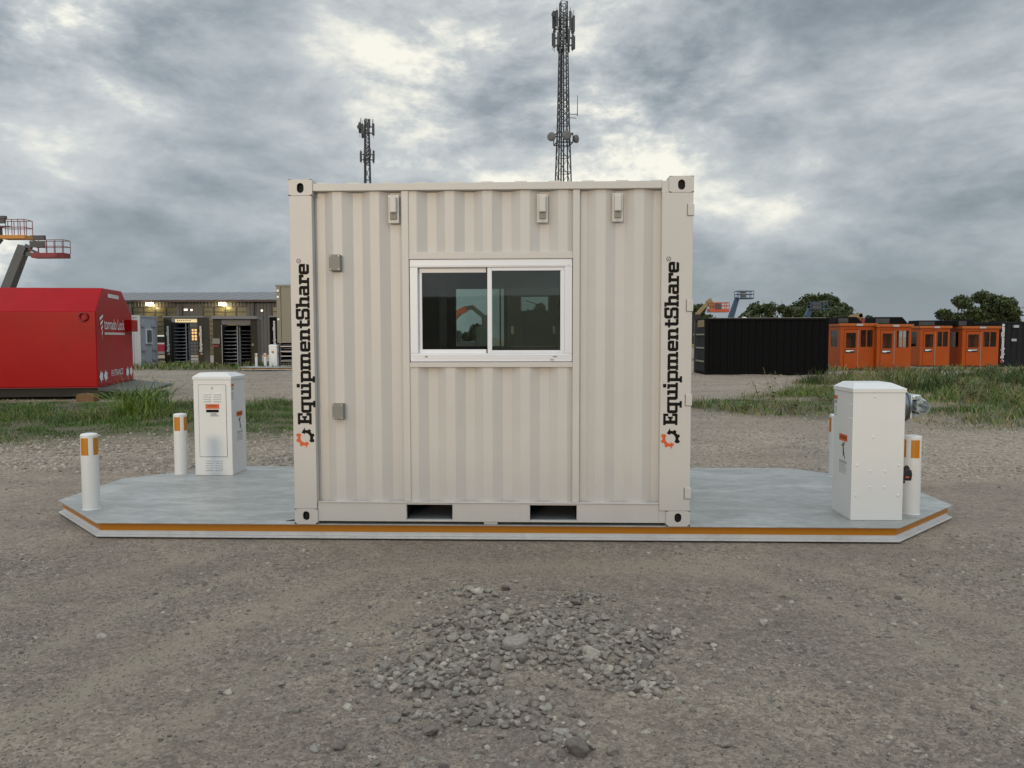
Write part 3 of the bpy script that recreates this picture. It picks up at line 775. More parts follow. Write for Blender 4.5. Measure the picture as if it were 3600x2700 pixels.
def casting(cx, cy, cz, sx, sy, sz):
    # block with an oblong hole in the outer long face and top
    q = MB(); x0, x1 = (cx, cx + .178 * sx); hx = cx + .0895 * sx
    front = cy; back = cy + .162 * sy
    z0, z1 = (cz, cz + .118) 
    w2, hz0, hz1 = .026, z0 + .030, z0 + .100
    if sz > 0: hz0, hz1 = z0 + .018, z0 + .092
    n = 10
    ring = []
    mz = w2
    for k in range(n + 1): a = math.pi * k / n; ring.append((w2 * math.cos(a), hz1 - mz + w2 * math.sin(a)))
    for k in range(n + 1): a = math.pi + math.pi * k / n; ring.append((w2 * math.cos(a), hz0 + mz + w2 * math.sin(a)))
    outer = []
    for (u, v_) in ring:
        zc_ = (z0 + z1) / 2; dx, dz = u, v_ - zc_
        s_ = min(.089 / max(abs(dx), 1e-6), .059 / max(abs(dz), 1e-6)); outer.append((dx * s_, zc_ + dz * s_))
    m_ = len(ring)
    vs = [(hx + u, front, v_) for u, v_ in ring] + [(hx + u, front, v_) for u, v_ in outer] + [(hx + u, front + .014 * sy, v_) for u, v_ in ring]
    fs = []
    for k in range(m_): j = (k + 1) % m_; fs += [(k, j, m_ + j, m_ + k), (k, 2 * m_ + k, 2 * m_ + j, j)]
    q.add(vs, fs)
    zb = z1 if True else z0
    for pl in ([(x0, front, z1), (x1, front, z1), (x1, back, z1), (x0, back, z1)], [(x0, front, z0), (x1, front, z0), (x1, back, z0), (x0, back, z0)],
               [(x0, front, z0), (x0, back, z0), (x0, back, z1), (x0, front, z1)], [(x1, front, z0), (x1, back, z0), (x1, back, z1), (x1, front, z1)],
               [(x0, back, z0), (x1, back, z0), (x1, back, z1), (x0, back, z1)]): q.poly(pl)
    me_o = q.build('corner_casting', P['beige'], CO)
    import bmesh
    bm = bmesh.new(); bm.from_mesh(me_o.data); bmesh.ops.remove_doubles(bm, verts=bm.verts, dist=.0006); bmesh.ops.recalc_face_normals(bm, faces=bm.faces); bm.to_mesh(me_o.data); bm.free()
    h_ = MB(); h_.box(hx - .04, hx + .04, front + .03 * sy, front + .10 * sy, z0 + .006, z1 - .006); h_.build('casting_hole', P['hole'], me_o)
for sx in (-1, 1):
    for cy, sy in ((0, 1), (DP, -1)):
        casting(sx * HW, cy, 0, -sx, sy, -1); casting(sx * HW, cy, HH - .118, -sx, sy, 1)
# front wall: corrugated panels, mullions, window opening
wl = MB(); F_ = lambda a, d, z: (a, .034 + d, z)
corrug(wl, -1.292, -.654, .166, 2.508, F_)
corrug(wl, .664, 1.27, .166, 2.508, F_)
corrug(wl, -.608, .618, 2.05, 2.508, F_)
corrug(wl, -.608, .618, .166, 1.195, F_)
wl.build('corrugated_front', P['beige'], CO)
fm = MB()
fm.box(-.658, -.605, .022, .09, .173, 2.506); fm.box(.616, .668, .022, .09, .173, 2.506)
fm.box(-.605, .616, .024, .09, 2.000, 2.052); fm.box(-.605, .616, .024, .09, 1.193, 1.232)
fm.build('window_surround', P['beige'], CO, bevel=.004)
for sg in (-1, 1):
    sd = MB(); corrug(sd, .16, DP - .16, .166, 2.508, lambda a, d, z: (sg * (HW - .03 - d), a, z), phase=.2); sd.build('side_wall', P['beige'], CO)
RO = [(-.505, -.0), (.045, .56)]
rw = MB()
cuts = [-1.32, RO[0][0], RO[0][1], RO[1][0], RO[1][1], 1.32]
for i in range(5):
    if i in (1, 3):
        rw.box(cuts[i], cuts[i + 1], DP - .08, DP - .03, .166, 1.325); rw.box(cuts[i], cuts[i + 1], DP - .08, DP - .03, 1.925, 2.506)
    else: rw.box(cuts[i], cuts[i + 1], DP - .08, DP - .03, .166, 2.506)
rw.build('rear_wall', P['beige'], CO)
rl = MB()
for i in range(5):
    if i in (1, 3):
        rl.box(cuts[i], cuts[i + 1], DP - .1, DP - .083, .18, 1.325); rl.box(cuts[i], cuts[i + 1], DP - .1, DP - .083, 1.925, 2.49)
    else: rl.box(cuts[i], cuts[i + 1], DP - .1, DP - .083, .18, 2.49)
for a, b in RO:
    pass
rl.box(-.045, -.03, DP - .12, DP - .101, 1.3, 1.95); rl.box(.02, .032, DP - .12, DP - .101, 1.3, 1.95)
rl.box(-1.36, -1.34, .09, DP - .11, .18, 2.49); rl.box(1.34, 1.36, .09, DP - .11, .18, 2.49)
rl.box(-1.3, 1.3, .11, DP - .12, 2.47, 2.485)
rl.box(-1.33, -.62, .10, .115, .18, 2.46); rl.box(.63, 1.33, .10, .115, .18, 2.46); rl.box(-.61, .62, .10, .115, .18, 1.18); rl.box(-.61, .62, .10, .115, 2.06, 2.46)
rl.box(-.98, -.57, 1.5, 2.1, .2, 2.3)                             # tall locker inside, left
rl.build('interior_lining', P['interior'], CO)
q = MB(); a, b = RO[1]
for e in ((a - .012, a - .004, 1.317, 1.933), (b + .004, b + .012, 1.317, 1.933), (a - .004, b + .004, 1.317, 1.325), (a - .004, b + .004, 1.925, 1.933), (a + .13, a + .136, 1.325, 1.925)): q.box(e[0], e[1], DP - .112, DP - .101, e[2], e[3])
q.build('rear_door_trim', P['greybox'], CO)
for x_ in (a + .03, b - .05):
    q = MB(); q.box(x_, x_ + .028, DP - .125, DP - .113, 1.455, 1.535); q.build('door_latch', P['galv'], CO)
q = MB(); q.box(-1.33, 1.33, .12, DP - .12, .160, .178); q.build('floor', P['floorply'], CO)
for (a, b) in RO:
    q = MB(); q.box(a, b, DP - .06, DP - .052, 1.325, 1.925); q.build('rear_pane', P['glass2'], CO)
rf = MB()
k = 0
xs = np.arange(-1.40, 1.41, .05)
prof = []
for a in np.arange(-1.40, 1.30, .25): prof += [(a, 2.556), (a + .06, 2.556), (a + .09, 2.576), (a + .17, 2.576), (a + .20, 2.556)]
prof.append((1.40, 2.556)); n = len(prof)
rf.add([(a, .06, z) for a, z in prof] + [(a, DP - .06, z) for a, z in prof], [(i, i + 1, n + i + 1, n + i) for i in range(n - 1)])
rf.add([(a, .06, z) for a, z in prof] + [(a, .06, 2.54) for a, z in prof], [(i, i + 1, n + i + 1, n + i) for i in range(n - 1)])
rf.build('roof', P['beige'], CO)
# sliding window
wi = bpy.data.objects.new('window', None)
wf = MB()
x0, x1, z0, z1 = -.601, .612, 1.236, 1.998
for a, b, c, d, y0, y1 in ((x0, x1, z1 - .058, z1, .030, .095), (x0, x1, z0, z0 + .062, .030, .095), (x0, x0 + .060, z0 + .062, z1 - .058, .030, .095), (x1 - .055, x1, z0 + .062, z1 - .058, .030, .095)):
    wf.box(a, b, y0, y1, c, d)
WN = wf.build('window', P['vinyl'], CO, bevel=.004)
q = MB()                                                           # stepped frame moulding lines
q.box(x0 + .018, x1 - .018, .027, .0298, z1 - .046, z1 - .040); q.box(x1 - .044, x1 - .038, .027, .0298, z0 + .02, z1 - .05); q.box(x1 - .026, x1 - .021, .027, .0298, z0 + .02, z1 - .03)
q.box(x0 + .03, x1 - .03, .0265, .0298, z0 + .030, z0 + .034); q.box(x0 + .02, x1 - .02, .0265, .0298, z0 + .046, z0 + .050)
q.build('frame_moulding', P['vinyl'], WN)
q = MB(); q.box(-.541, -.03, .072, .092, z1 - .094, z1 - .058); q.box(-.541, -.516, .072, .092, z0 + .062, z1 - .094); q.box(-.541, -.03, .064, .092, z0 + .062, z0 + .092)
q.build('fixed_sash', P['vinyl'], WN, bevel=.002)
q = MB(); q.box(-.516, -.005, .080, .086, z0 + .092, z1 - .094); q.build('pane', P['glass'], WN)
q = MB(); q.box(-.020, .014, .040, .064, z0 + .063, z1 - .059); q.box(.014, .557, .040, .064, z1 - .084, z1 - .059); q.box(.014, .557, .040, .064, z0 + .063, z0 + .085); q.box(.525, .557, .040, .064, z0 + .085, z1 - .084)
q.build('sliding_sash', P['vinyl'], WN, bevel=.003)
q = MB(); q.box(.014, .525, .055, .060, z0 + .085, z1 - .084); q.build('pane', P['glass'], WN)
q = MB(); q.poly([(.02, .076, z0 + .08), (.54, .076, z0 + .08), (.54, .076, z1 - .08), (.02, .076, z1 - .08)]); q.build('insect_screen', P['screen'], WN)
for a, b, c in ((.45, .475, .012), (-.49, -.47, .036), (.47, .50, .036)):
    q = MB(); q.box(a, b, .022, .0265, z0 + c, z0 + c + .006); q.build('weep_cover', P['greybox'], WN)
# vents, boxes, hinges
for cx, zt in ((-.715, 2.475), (.391, 2.472), (.944, 2.475)):
    q = MB(); q.box(cx - .040, cx + .040, .020, .034, zt - .208, zt); v_ = q.build('vent', P['beige'], CO, bevel=.003)
    q = MB(); q.box(cx - .026, cx + .026, -.014, .019, zt - .135, zt - .016); q.build('vent_hood', P['beige'], v_, bevel=.008)
    q = MB(); q.box(cx - .024, cx + .024, .004, .0195, zt - .180, zt - .138)
    q.build('vent_grille', P['grille'], v_)
    for sx_, sz_ in ((-.030, -.010), (.030, -.010), (0, -.196)): q = MB(); q.cyl((cx + sx_, .0165, zt + sz_), (cx + sx_, .0195, zt + sz_), .004, n=8); q.build('screw', P['steel'], v_)
for cx, zc_ in ((-1.152, 1.975), (-1.145, .864)):
    q = MB(); q.box(cx - .042, cx + .042, -.025, .040, zc_ - .060, zc_ + .060); b_ = q.build('junction_box', P['greybox'], CO, bevel=.004)
    for a, b in ((-1, -1), (1, -1), (-1, 1), (1, 1)): q = MB(); q.cyl((cx + a * .032, -.0275, zc_ + b * .049), (cx + a * .032, -.0245, zc_ + b * .049), .0042, n=8); q.build('screw', P['galv'], b_)
for zt in (2.390, 1.692, .994, .295):
    q = MB(); q.box(1.447, 1.453, -.0006, .05, zt - .088, zt); q.box(1.453, 1.4965, -.0006, .05, zt - .089, zt - .0855); h_ = q.build('hinge_recess', P['greybox'], CO)
    q = MB(); q.box(1.4535, 1.5005, -.0035, .07, zt - .085, zt - .001); q.build('hinge', P['beige'], h_, bevel=.004)
# lettering on both corner posts, reading upwards
for cx in (-1.352, 1.394):
    fn = lambda u, v_, d, cx=cx: (cx - v_, .002 - d, .765 + u)
    q = MB(); s_ = slab_text(q, 'EquipmentShare', 1.203, fn); L_ = q.build('lettering', P['decal'], CO)
    q = MB()
    for k in range(16):
        a0, a1 = 2 * math.pi * k / 16, 2 * math.pi * (k + 1) / 16
        q.prism([(.013 * math.cos(a0), .013 * math.sin(a0)), (.017 * math.cos(a0), .017 * math.sin(a0)), (.017 * math.cos(a1), .017 * math.sin(a1)), (.013 * math.cos(a1), .013 * math.sin(a1))], lambda u, v_, d, cx=cx: (cx - .076 - v_, .002 - d, 1.990 + u), -.002, .0006)
    add_text(q, 'R', .022, lambda u, v_, cx=cx: (cx - .068 - v_, .0012, 1.984 + u))
    q.build('registered_mark', P['decal'], L_)
    cg = (cx - .050, .662)
    fg = lambda u, v_, d: (u, .002 - d, v_)
    q = MB(); gear_half(q, 92, -38, .037, .060, .072, fg, cg[0], cg[1], .0007); q.build('gear_mark', P['decal'], CO)
    q = MB(); gear_half(q, 272, 142, .037, .060, .072, fg, cg[0], cg[1], .0007); q.build('gear_mark', P['decal_orange'], CO)

# ------------------------------------------------------------------ platform
def octagon(k, yk=0.0): # inset k
    t = k * math.tan(R(22.5))
    x = 3.85 - k; c = .80
    y0, y1 = .012 + k, 2.62 - k
    cx_ = 3.85 - c; d = .79
    s_ = math.tan(R(22.5)) * k
    return [(-cx_ + s_ - .0, y0), (cx_ - s_, y0), (x, .012 + d + s_), (x, 2.62 - d - s_), (cx_ - s_, y1), (-cx_ + s_, y1), (-x, 2.62 - d - s_), (-x, .012 + d + s_)]
PL = thing('platform', 'low grey galvanised octagonal platform with amber edge tape under the container office', 'platform', (0, 0, 0), 0, 'octagonal gate platforms')
up_ = lambda u, v_, d: (u, v_, d)
q = MB(); q.prism(octagon(0), up_, .106, ZD - .0005); q.build('deck', P['deck'], PL, bevel=.002)
def ring(mb, ka, kb, za, zb):
    A, B = octagon(ka), octagon(kb); n = 8
    vs = [(*a, za) for a in A] + [(*a, zb) for a in A] + [(*b, za) for b in B] + [(*b, zb) for b in B]
    fs = []
    for i in range(n):
        j = (i + 1) % n
        fs += [(i, j, n + j, n + i), (2 * n + i, 3 * n + i, 3 * n + j, 2 * n + j), (n + i, n + j, 3 * n + j, 3 * n + i), (i, 2 * n + i, 2 * n + j, j)]
    mb.add(vs, fs)
q = MB(); ring(q, .036, .048, .016, .105); q.build('channel_web', P['channel'], PL)
q = MB(); ring(q, .0335, .0355, .047, .101); q.build('reflective_tape', P['amber'], PL)
q = MB(); ring(q, .002, .050, .002, .0155); q.build('bottom_flange', P['channel'], PL, bevel=.002)
q = MB(); q.prism(octagon(.06), up_, -.03, .0015); q.build('underside_frame', P['hole'], PL)
q = MB(); q.prism([(-1.60, .10), (-1.497, .10), (-1.497, .19)], up_, ZD + .0002, ZD + .002); q.build('deck_slot', P['hole'], PL)

# ------------------------------------------------------------------ bollards
B0 = thing('bollard', 'white bollard with amber stripes nearest the left front corner of the platform', 'bollard', (-3.362, .484, ZD), 0, 'white bollards on the platforms')
q = MB(); q.cyl((0, 0, 0), (0, 0, .618), .0665, n=40, cap=False)
rr_ = [(.0665, .618), (.064, .624), (.057, .629), (.03, .634), (.004, .635)]
for (ra, za), (rb, zb) in zip(rr_, rr_[1:]): q.cyl((0, 0, za), (0, 0, zb), ra, rb, n=40, cap=False)
q.build('post', P['white'], B0, smooth=True)
q = MB(); q.cyl((0, 0, .0), (0, 0, .004), .072, .069, n=32); q.build('weld_ring', P['white'], B0, smooth=True)
for k in range(4):
    q = MB(); c_ = R(-6 + 90 * k); n = 10; pts = []
    for i in range(n + 1): a = c_ + R(-29 + 58 * i / n); pts.append((.0672 * math.cos(a), .0672 * math.sin(a)))
    q.add([(x_, y_, .455) for x_, y_ in pts] + [(x_, y_, .598) for x_, y_ in pts], [(i, i + 1, n + 2 + i, n + 1 + i) for i in range(n)])
    q.build('reflective_stripe', P['amber'], B0, smooth=True)
copy_tree(B0, 'white bollard with amber stripes beside the left white cabinet', (-3.382, 2.148, ZD))
copy_tree(B0, 'white bollard with amber stripes just behind the right cabinet with the pipe hub', (3.353, .489, ZD))
copy_tree(B0, 'white bollard mostly hidden at the back left edge of the right cabinet', (3.385, 2.148, ZD))

# ------------------------------------------------------------------ gate operator cabinets
def make_cabinet():
    c = thing('gate_cabinet', 'white gate cabinet with galvanised pipe hub on the right end of the platform', 'cabinet', (2.971, .425, ZD), 0, 'white gate operator cabinets')
    w, d, h = .197, .19, 1.0
    q = MB(); q.box(-w, w, -d, d, 0, .9895); body = q.build('body', P['white'], c, bevel=.004)
    q = MB(); w2, d2 = w + .006, d + .006
    a = [(-w2, -d2, .990), (w2, -d2, .990), (w2, d2, .990), (-w2, d2, .990)]
    b = [(x, y, 1.020) for x, y, z in a]; t_ = [(-w2 + .06, -d2 + .13, 1.058), (w2 - .06, -d2 + .13, 1.058), (w2 - .06, d2 - .04, 1.060), (-w2 + .06, d2 - .04, 1.060)]
    q.add(a + b + t_, [(0, 3, 2, 1)] + [(i, (i + 1) % 4, 4 + (i + 1) % 4, 4 + i) for i in range(4)] + [(4 + i, 4 + (i + 1) % 4, 8 + (i + 1) % 4, 8 + i) for i in range(4)] + [(8, 9, 10, 11)])
    q.build('lid', P['white'], c, bevel=.002)
    q = MB()
    for px, py in ((748, 343), (740, 678), (612, 912), (955, 912), (722, 960), (843, 960), (722, 1093), (840, 1093), (608, 1163), (952, 1163)):
        u = -w + (px - 570) / 425 * 2 * w; z = 1.02 * (1372 - py) / 1095
        q = MB(); q.cyl((u, -d + .001, z), (u, -d - .004, z), .0105, .008, n=14); q.cyl((u, -d - .004, z), (u, -d - .0065, z), .008, .003, n=14)
        q.build('carriage_bolt', P['white'], body, smooth=True)
    # door on the other face, with louvres
    q = MB(); q.box(-.142, .142, d + .0004, d + .004, .195, .935); door = q.build('door', P['white'], c, bevel=.0015)
    q = MB()
    for e in ((-.146, -.143, .191, .939), (.143, .146, .191, .939), (-.146, .146, .1905, .1945), (-.146, .146, .9355, .939)): q.box(e[0], e[1], d + .0002, d + .0012, e[2], e[3])
    q.build('door_gap', P['decal_grey'], door)
    q = MB()
    for i in range(4):
        for sx in (-1, 1):
            cx = sx * .052 + .0; z = .845 - i * .024; q.add([(cx - .037, d + .004, z), (cx + .037, d + .004, z), (cx + .037, d + .014, z - .004), (cx - .037, d + .014, z - .004), (cx - .037, d + .004, z - .015), (cx + .037, d + .004, z - .015)], [(0, 1, 2, 3), (3, 2, 5, 4), (0, 3, 4), (1, 5, 2)])
    q.build('louvres', P['white'], door)
    q = MB()
    for i in range(5):
        for sx in (-1, 1):
            cx = sx * .052; z = .160 - i * .0245; q.add([(cx - .035, d, z), (cx + .035, d, z), (cx + .035, d + .010, z - .004), (cx - .035, d + .010, z - .004), (cx - .035, d, z - .016), (cx + .035, d, z - .016)], [(0, 1, 2, 3), (3, 2, 5, 4), (0, 3, 4), (1, 5, 2)])
    q.build('louvres', P['white'], body)
    q = MB(); q.cyl((0, d + .004, .905), (0, d + .012, .905), .010, .009, n=16); q.build('door_lock', P['steel'], door, smooth=True)
    # printed label on the door (mirror u so it reads from outside)
    fy = lambda u, z, y: (-u, d + y, z)
    def rect(m_, f_, u0, u1, z0, z1, off): m_.poly([f_(u0, z0, off), f_(u1, z0, off), f_(u1, z1, off), f_(u0, z1, off)])
    lab = MB(); rect(lab, fy, -.072, .072, .607, .738, .0046); LB = lab.build('door_label', P['decal_white'], door)
    q = MB(); rect(q, fy, -.072, .072, .690, .738, .0050); q.build('label_header', P['warnhead'], LB)
    q = MB(); rect(q, fy, -.066, .066, .652, .682, .0050)
    for i in range(3): rect(q, fy, -.022 + .0, .066 - .012 * i, .614 + .012 * i, .619 + .012 * i, .0050)
    add_text(q, 'CAUTION', .024, lambda u, v_: fy(-.045 + u, .712 + v_, .0054), .09)
    q.build('label_print', P['decal'], LB)
    # labels on the side away from the hub
    fx = lambda u, z, off: (-w - off, -u, z)                      # u grows towards -y as seen from outside
    lab = MB(); rect(lab, fx, -.183, -.118, .775, .945, .0006); LA = lab.build('side_label', P['decal_white'], body)
    q = MB(); rect(q, fx, -.183, -.118, .915, .945, .0010); q.build('label_header', P['warnhead'], LA)
    q = MB(); rect(q, fx, -.172, -.155, .880, .908, .0010); rect(q, fx, -.145, -.130, .880, .908, .0010)
    for i in range(6): rect(q, fx, -.180, -.122 - (.012 if i % 2 else 0), .785 + .014 * i, .789 + .014 * i, .0010)
    q.build('label_print', P['decal_grey'], LA)
    lab = MB(); rect(lab, fx, -.062, .092, .335, .655, .0006); LC = lab.build('warning_label', P['white'], body)
    q = MB(); rect(q, fx, -.066, .094, .595, .648, .0010); q.build('label_header', P['warnhead'], LC)
    q = MB(); add_text(q, 'WARNING', .036, lambda u, v_: fx(-.055 + u, .610 + v_, .0014), .135); q.build('header_print', P['decal'], LC)
    q = MB()
    for pl in ([(0, .575), (.012, .588), (.024, .578), (.014, .566)], [(.002, .57), (.022, .565), (.036, .515), (.016, .512)], [(.016, .513), (.034, .514), (.026, .47), (.016, .47)], [(.026, .51), (.04, .508), (.058, .452), (.048, .45)],
               [(-.028, .562), (.006, .560), (.006, .552), (-.026, .556)], [(.018, .566), (.050, .592), (.054, .586), (.026, .556)]):
        q.poly([fx(a, b, .0010) for a, b in pl])
    q.build('falling_figure', P['decal'], LC)
    q = MB()
    for i in range(9):
        z = .435 - .011 * i - (.004 if i > 1 else 0); u = -.056
        while u < .085 - (.03 if i % 4 == 3 else 0):
            l = random.uniform(.010, .026); rect(q, fx, u, min(u + l, .088), z - (.004 if i < 2 else .0018), z + (.003 if i < 2 else .0018), .0010); u += l + .006
    q.build('label_print', P['decal_grey'], LC)
    q = MB()
    for u, z in ((.13, .895), (.155, .892), (.13, .79), (.155, .787), (-.08, .93), (0.02, .69), (-.06, .70)): q = MB(); q.cyl((-w + .001, -u, z), (-w - .004, -u, z), .006, .004, n=10); q.build('carriage_bolt', P['white'], body, smooth=True)
    # barrier arm hub on +x
    q = MB(); w0 = w; w = w + .03; q.cyl((w0, .01, .872), (w + .040, .01, .872), .118, n=48); q.cyl((w + .0401, .01, .872), (w + .052, .01, .872), .128, n=48)
    hub = q.build('hub_disc', P['hubsteel'], c, smooth=True)
    q = MB()
    for k in range(6): a = R(30 + 60 * k); q.cyl((w + .052, .01 + .095 * math.cos(a), .872 + .095 * math.sin(a)), (w + .062, .01 + .095 * math.cos(a), .872 + .095 * math.sin(a)), .010, n=6)
    q.build('hub_bolts', P['zinc'], hub)
    q = MB(); q.box(w + .053, w + .066, -.10, .12, .775, .965)
    q.box(w + .066, w + .150, -.06, .10, .925, .962); q.box(w + .066, w + .150, -.06, .10, .785, .822)
    q.build('clamp_bracket', P['zinc'], hub, bevel=.006)
    q = MB()
    for y in (-.065, .06):
        for z in (.944, .804):
            q.cyl((w + .10, y - .03, z), (w + .10, y + .03, z), .013, n=12); q.cyl((w + .13, y - .02, z), (w + .13, y + .02, z), .016, n=6)
        pts = [(w + .075, y, .93)] + [(w + .132 + .062 * math.cos(R(t)), y, .872 + .062 * math.sin(R(t))) for t in range(80, -81, -20)] + [(w + .075, y, .814)]
        for a, b in zip(pts, pts[1:]): q.cyl(a, b, .008, n=8)
    q.build('u_bolts', P['zinc'], hub, smooth=True)
    q = MB(); n = 36; cx, cz = w + .132, .872
    def rg(y, r): return [(cx + r * math.cos(2 * math.pi * k / n), y, cz + r * math.sin(2 * math.pi * k / n)) for k in range(n)]
    vs = rg(-.135, .0515) + rg(.15, .0515) + rg(.15, .0465) + rg(-.135, .0465)
    q.add(vs, [(j * n + k, j * n + (k + 1) % n, ((j + 1) % 4) * n + (k + 1) % n, ((j + 1) % 4) * n + k) for j in range(4) for k in range(n)])
    q.cyl((cx - .046, .02, cz), (cx + .046, .02, cz), .006, n=8)
    q.build('arm_socket', P['zinc'], hub, smooth=True)
    w = w0
    # padlock
    q = MB(); q.prism([(-.030, .0), (.030, .0), (.036, .05), (.028, .085), (-.030, .080), (-.036, .04)], lambda u, v_, dd: (w + .045 + u, dd, .305 + v_), -.165, -.115); lk = q.build('padlock', P['black'], c, bevel=.006)
    q = MB(); pts = [(w + .03, -.14, .38), (w + .03, -.14, .405), (w + .045, -.14, .418), (w + .062, -.14, .40), (w + .062, -.14, .38)]
    for a, b in zip(pts, pts[1:]): q.cyl(a, b, .007, n=8)
    q.box(w - .001, w + .06, -.125, -.10, .39, .40); q.cyl((w + .022, -.135, .292), (w + .022, -.15, .292), .012, n=10)
    q.build('shackle', P['black'], lk, smooth=True)
    q = MB(); q.box(w + .028, w + .055, -.1662, -.1652, .328, .338); q.build('padlock_mark', P['decal_orange'], lk)
    return c
CB = make_cabinet()
C2 = copy_tree(CB, 'white gate cabinet with louvred door on the left end of the platform', (-2.990, 2.235, ZD), math.pi, skip=('hub_disc',))
q = MB(); q.cyl((.197, .15, .86), (.212, .15, .86), .016, .012, n=14); q.build('latch_knob', P['black'], C2, smooth=True)

# far platform with its own cabinet and bollards
fp = gr(868, 1303)
copy_tree(PL, 'far low platform with amber edge in front of the black turnstile units', (fp[0] + 3.05, fp[1], .02), 0)
b_ = gr(965, 1296)
copy_tree(CB, 'small far white gate cabinet standing between the bollards and the beige stacked box', (b_[0], b_[1], .135), math.pi, skip=('hub_disc', 'padlock'))
for px, lb in ((902, 'far white bollard left of the far cabinet, the outer of two'), (933, 'far white bollard next to the far white cabinet')):
    b_ = gr(px, 1297); copy_tree(B0, lb, (b_[0], b_[1], .135))

# ------------------------------------------------------------------ red storm shelter, left
bp = lambda px, py, z: gr(px, py, z)
A_ = bp(345, 1361, .307)                       # near right bottom corner
Bc = bp(470, 1333, .307)                       # far right bottom corner
SH = thing('storm_shelter', 'big red steel storm shelter with sloped roof edges, white arrows and a grey entry ramp', 'shelter', (A_[0], A_[1], 0))
Lx = np.array([-9.2, -1.30, 0]); Dv = np.array([Bc[0] - A_[0], Bc[1] - A_[1], 0])
def SP(a, t, z): v = Lx * a + Dv * t; return (v[0], v[1], z)       # a: along the wall to the left, t: along the end face
zl, zu, zt = .307, 2.20, 2.82
prof = [(0, zl), (0, zu), (.19, zt), (.70, zt + .03), (1.0, zu), (1.0, zl)]
q = MB()
q.add([SP(0, t, z) for t, z in prof] + [SP(1, t, z) for t, z in prof], [(0, 1, 2, 3, 4, 5), (11, 10, 9, 8, 7, 6)] + [(i, 6 + i, 6 + (i + 1) % 6, (i + 1) % 6) for i in range(6)])
q.build('shell', P['red'], SH, bevel=.02)
q = MB(); e_ = Dv / np.linalg.norm(Dv); nn = np.array([e_[1], -e_[0], 0])     # outward normal of end face
def EF(u, z, off): v = e_ * u + nn * off; return (v[0], v[1], z)
LD = np.linalg.norm(Dv)
sk = MB()
def SB(m_, a0, a1, t0, t1, z0, z1): 
    m_.add([SP(a, t, z) for z in (z0, z1) for a, t in ((a0, t0), (a1, t0), (a1, t1), (a0, t1))], [(0, 3, 2, 1), (4, 5, 6, 7), (0, 1, 5, 4), (1, 2, 6, 5), (2, 3, 7, 6), (3, 0, 4, 7)])
SB(sk, -.02, 1, .02, .12, .07, .29); SB(sk, -.02, 1, .86, .97, .07, .29); SB(sk, .02, .06, .121, .859, .09, .28); SB(sk, .5, .54, .121, .859, .09, .28)
sk.build('skid_frame', P['skid'], SH)
q = MB(); SB(q, -.004, 1, -.012, 1.01, .292, .306); q.build('base_plate', P['redlift'], SH)
r1 = bp(607, 1347, .27) - np.array([A_[0], A_[1], 0]); r2 = bp(500, 1383, .22) - np.array([A_[0], A_[1], 0]); r0 = np.array([.02, -.05, .29]); r3 = np.array([Dv[0] * 1.02, Dv[1] * 1.02, .29])
q = MB(); top = [r0, np.array([r2[0], r2[1], .27]), np.array([r1[0], r1[1], .27]), r3]
q.add([tuple(v) for v in top] + [(v[0], v[1], v[2] - .07) for v in top], [(0, 1, 2, 3), (7, 6, 5, 4)] + [(i, (i + 1) % 4, 4 + (i + 1) % 4, 4 + i) for i in range(4)])
q.build('entry_ramp', P['plate'], SH)
q = MB()
for f_ in (.35, .8): v = r0 * (1 - f_) + np.array([r2[0], r2[1], .27]) * f_; q.box(v[0] - .05, v[0] + .05, v[1] + .1, v[1] + 1.6, 0, .19)
q.build('ramp_support', P['darksteel'], SH)
q = MB(); q.prism([(LD * .80, 1.72), (LD * .995, 1.72), (LD * .995, 2.06), (LD * .80, 2.06)], lambda u, z, d: EF(u, z, d), -.01, .16); q.build('vent_box', P['red'], SH, bevel=.01)
wt = MB()
def arrow(m_, u0, z0, s, dirn):
    p = [(0, 0), (.55, .62), (.55, .36), (1, .36), (1, -.36), (.55, -.36), (.55, -.62)]
    p = [(u0 + (x if dirn < 0 else 1 - x) * s * 1.25, z0 + y * s) for x, y in p]
    m_.poly([EF(u, z, .012) for u, z in p])
for u, d_ in ((.10, -1), (.52, -1), (LD - .92, 1), (LD - .48, 1)): 
    wa = MB(); arrow(wa, u, .56, .27, d_); wa.build('white_arrow', P['decal_white'], SH)
add_text(wt, 'ENTRANCE', .24, lambda u, v: EF(1.28 + u, .52 + v, .012), 1.25)
add_text(wt, 'tornado Lock', .42, lambda u, v: EF(.72 + u, 1.76 + v, .012), 2.1)
for i in range(5): wt.poly([EF(.30 + .05 * i, 2.05 - .13 * i, .012), EF(.62 - .02 * i, 2.14 - .13 * i, .012), EF(.60 - .02 * i, 2.07 - .13 * i, .012), EF(.32 + .05 * i, 1.98 - .13 * i, .012)])
u = .74
while u < 2.75: wt.poly([EF(u, 1.62, .012), EF(u + .07, 1.62, .012), EF(u + .07, 1.68, .012), EF(u, 1.68, .012)]); u += .1
wt.build('white_markings', P['decal_white'], SH)
wt = MB(); u = 1.15
while u < 2.3: wt.poly([EF(u, 2.60, .012), EF(u + .09, 2.60, .012), EF(u + .09, 2.70, .012), EF(u, 2.70, .012)]); u += .115
wt.build('top_print', P['decal_white'], SH)
q = MB()
for k in range(14):
    a0, a1 = 2 * math.pi * k / 14, 2 * math.pi * (k + 1) / 14
    c0 = SP(.03, 0, 2.06); q.cyl((c0[0] + .10 * math.cos(a0), c0[1] - .045, c0[2] + .10 * math.sin(a0)), (c0[0] + .10 * math.cos(a1), c0[1] - .045, c0[2] + .10 * math.sin(a1)), .018, n=6)
q.build('lifting_ring', P['redlift'], SH)
q = MB(); v0, v1 = .345, .375
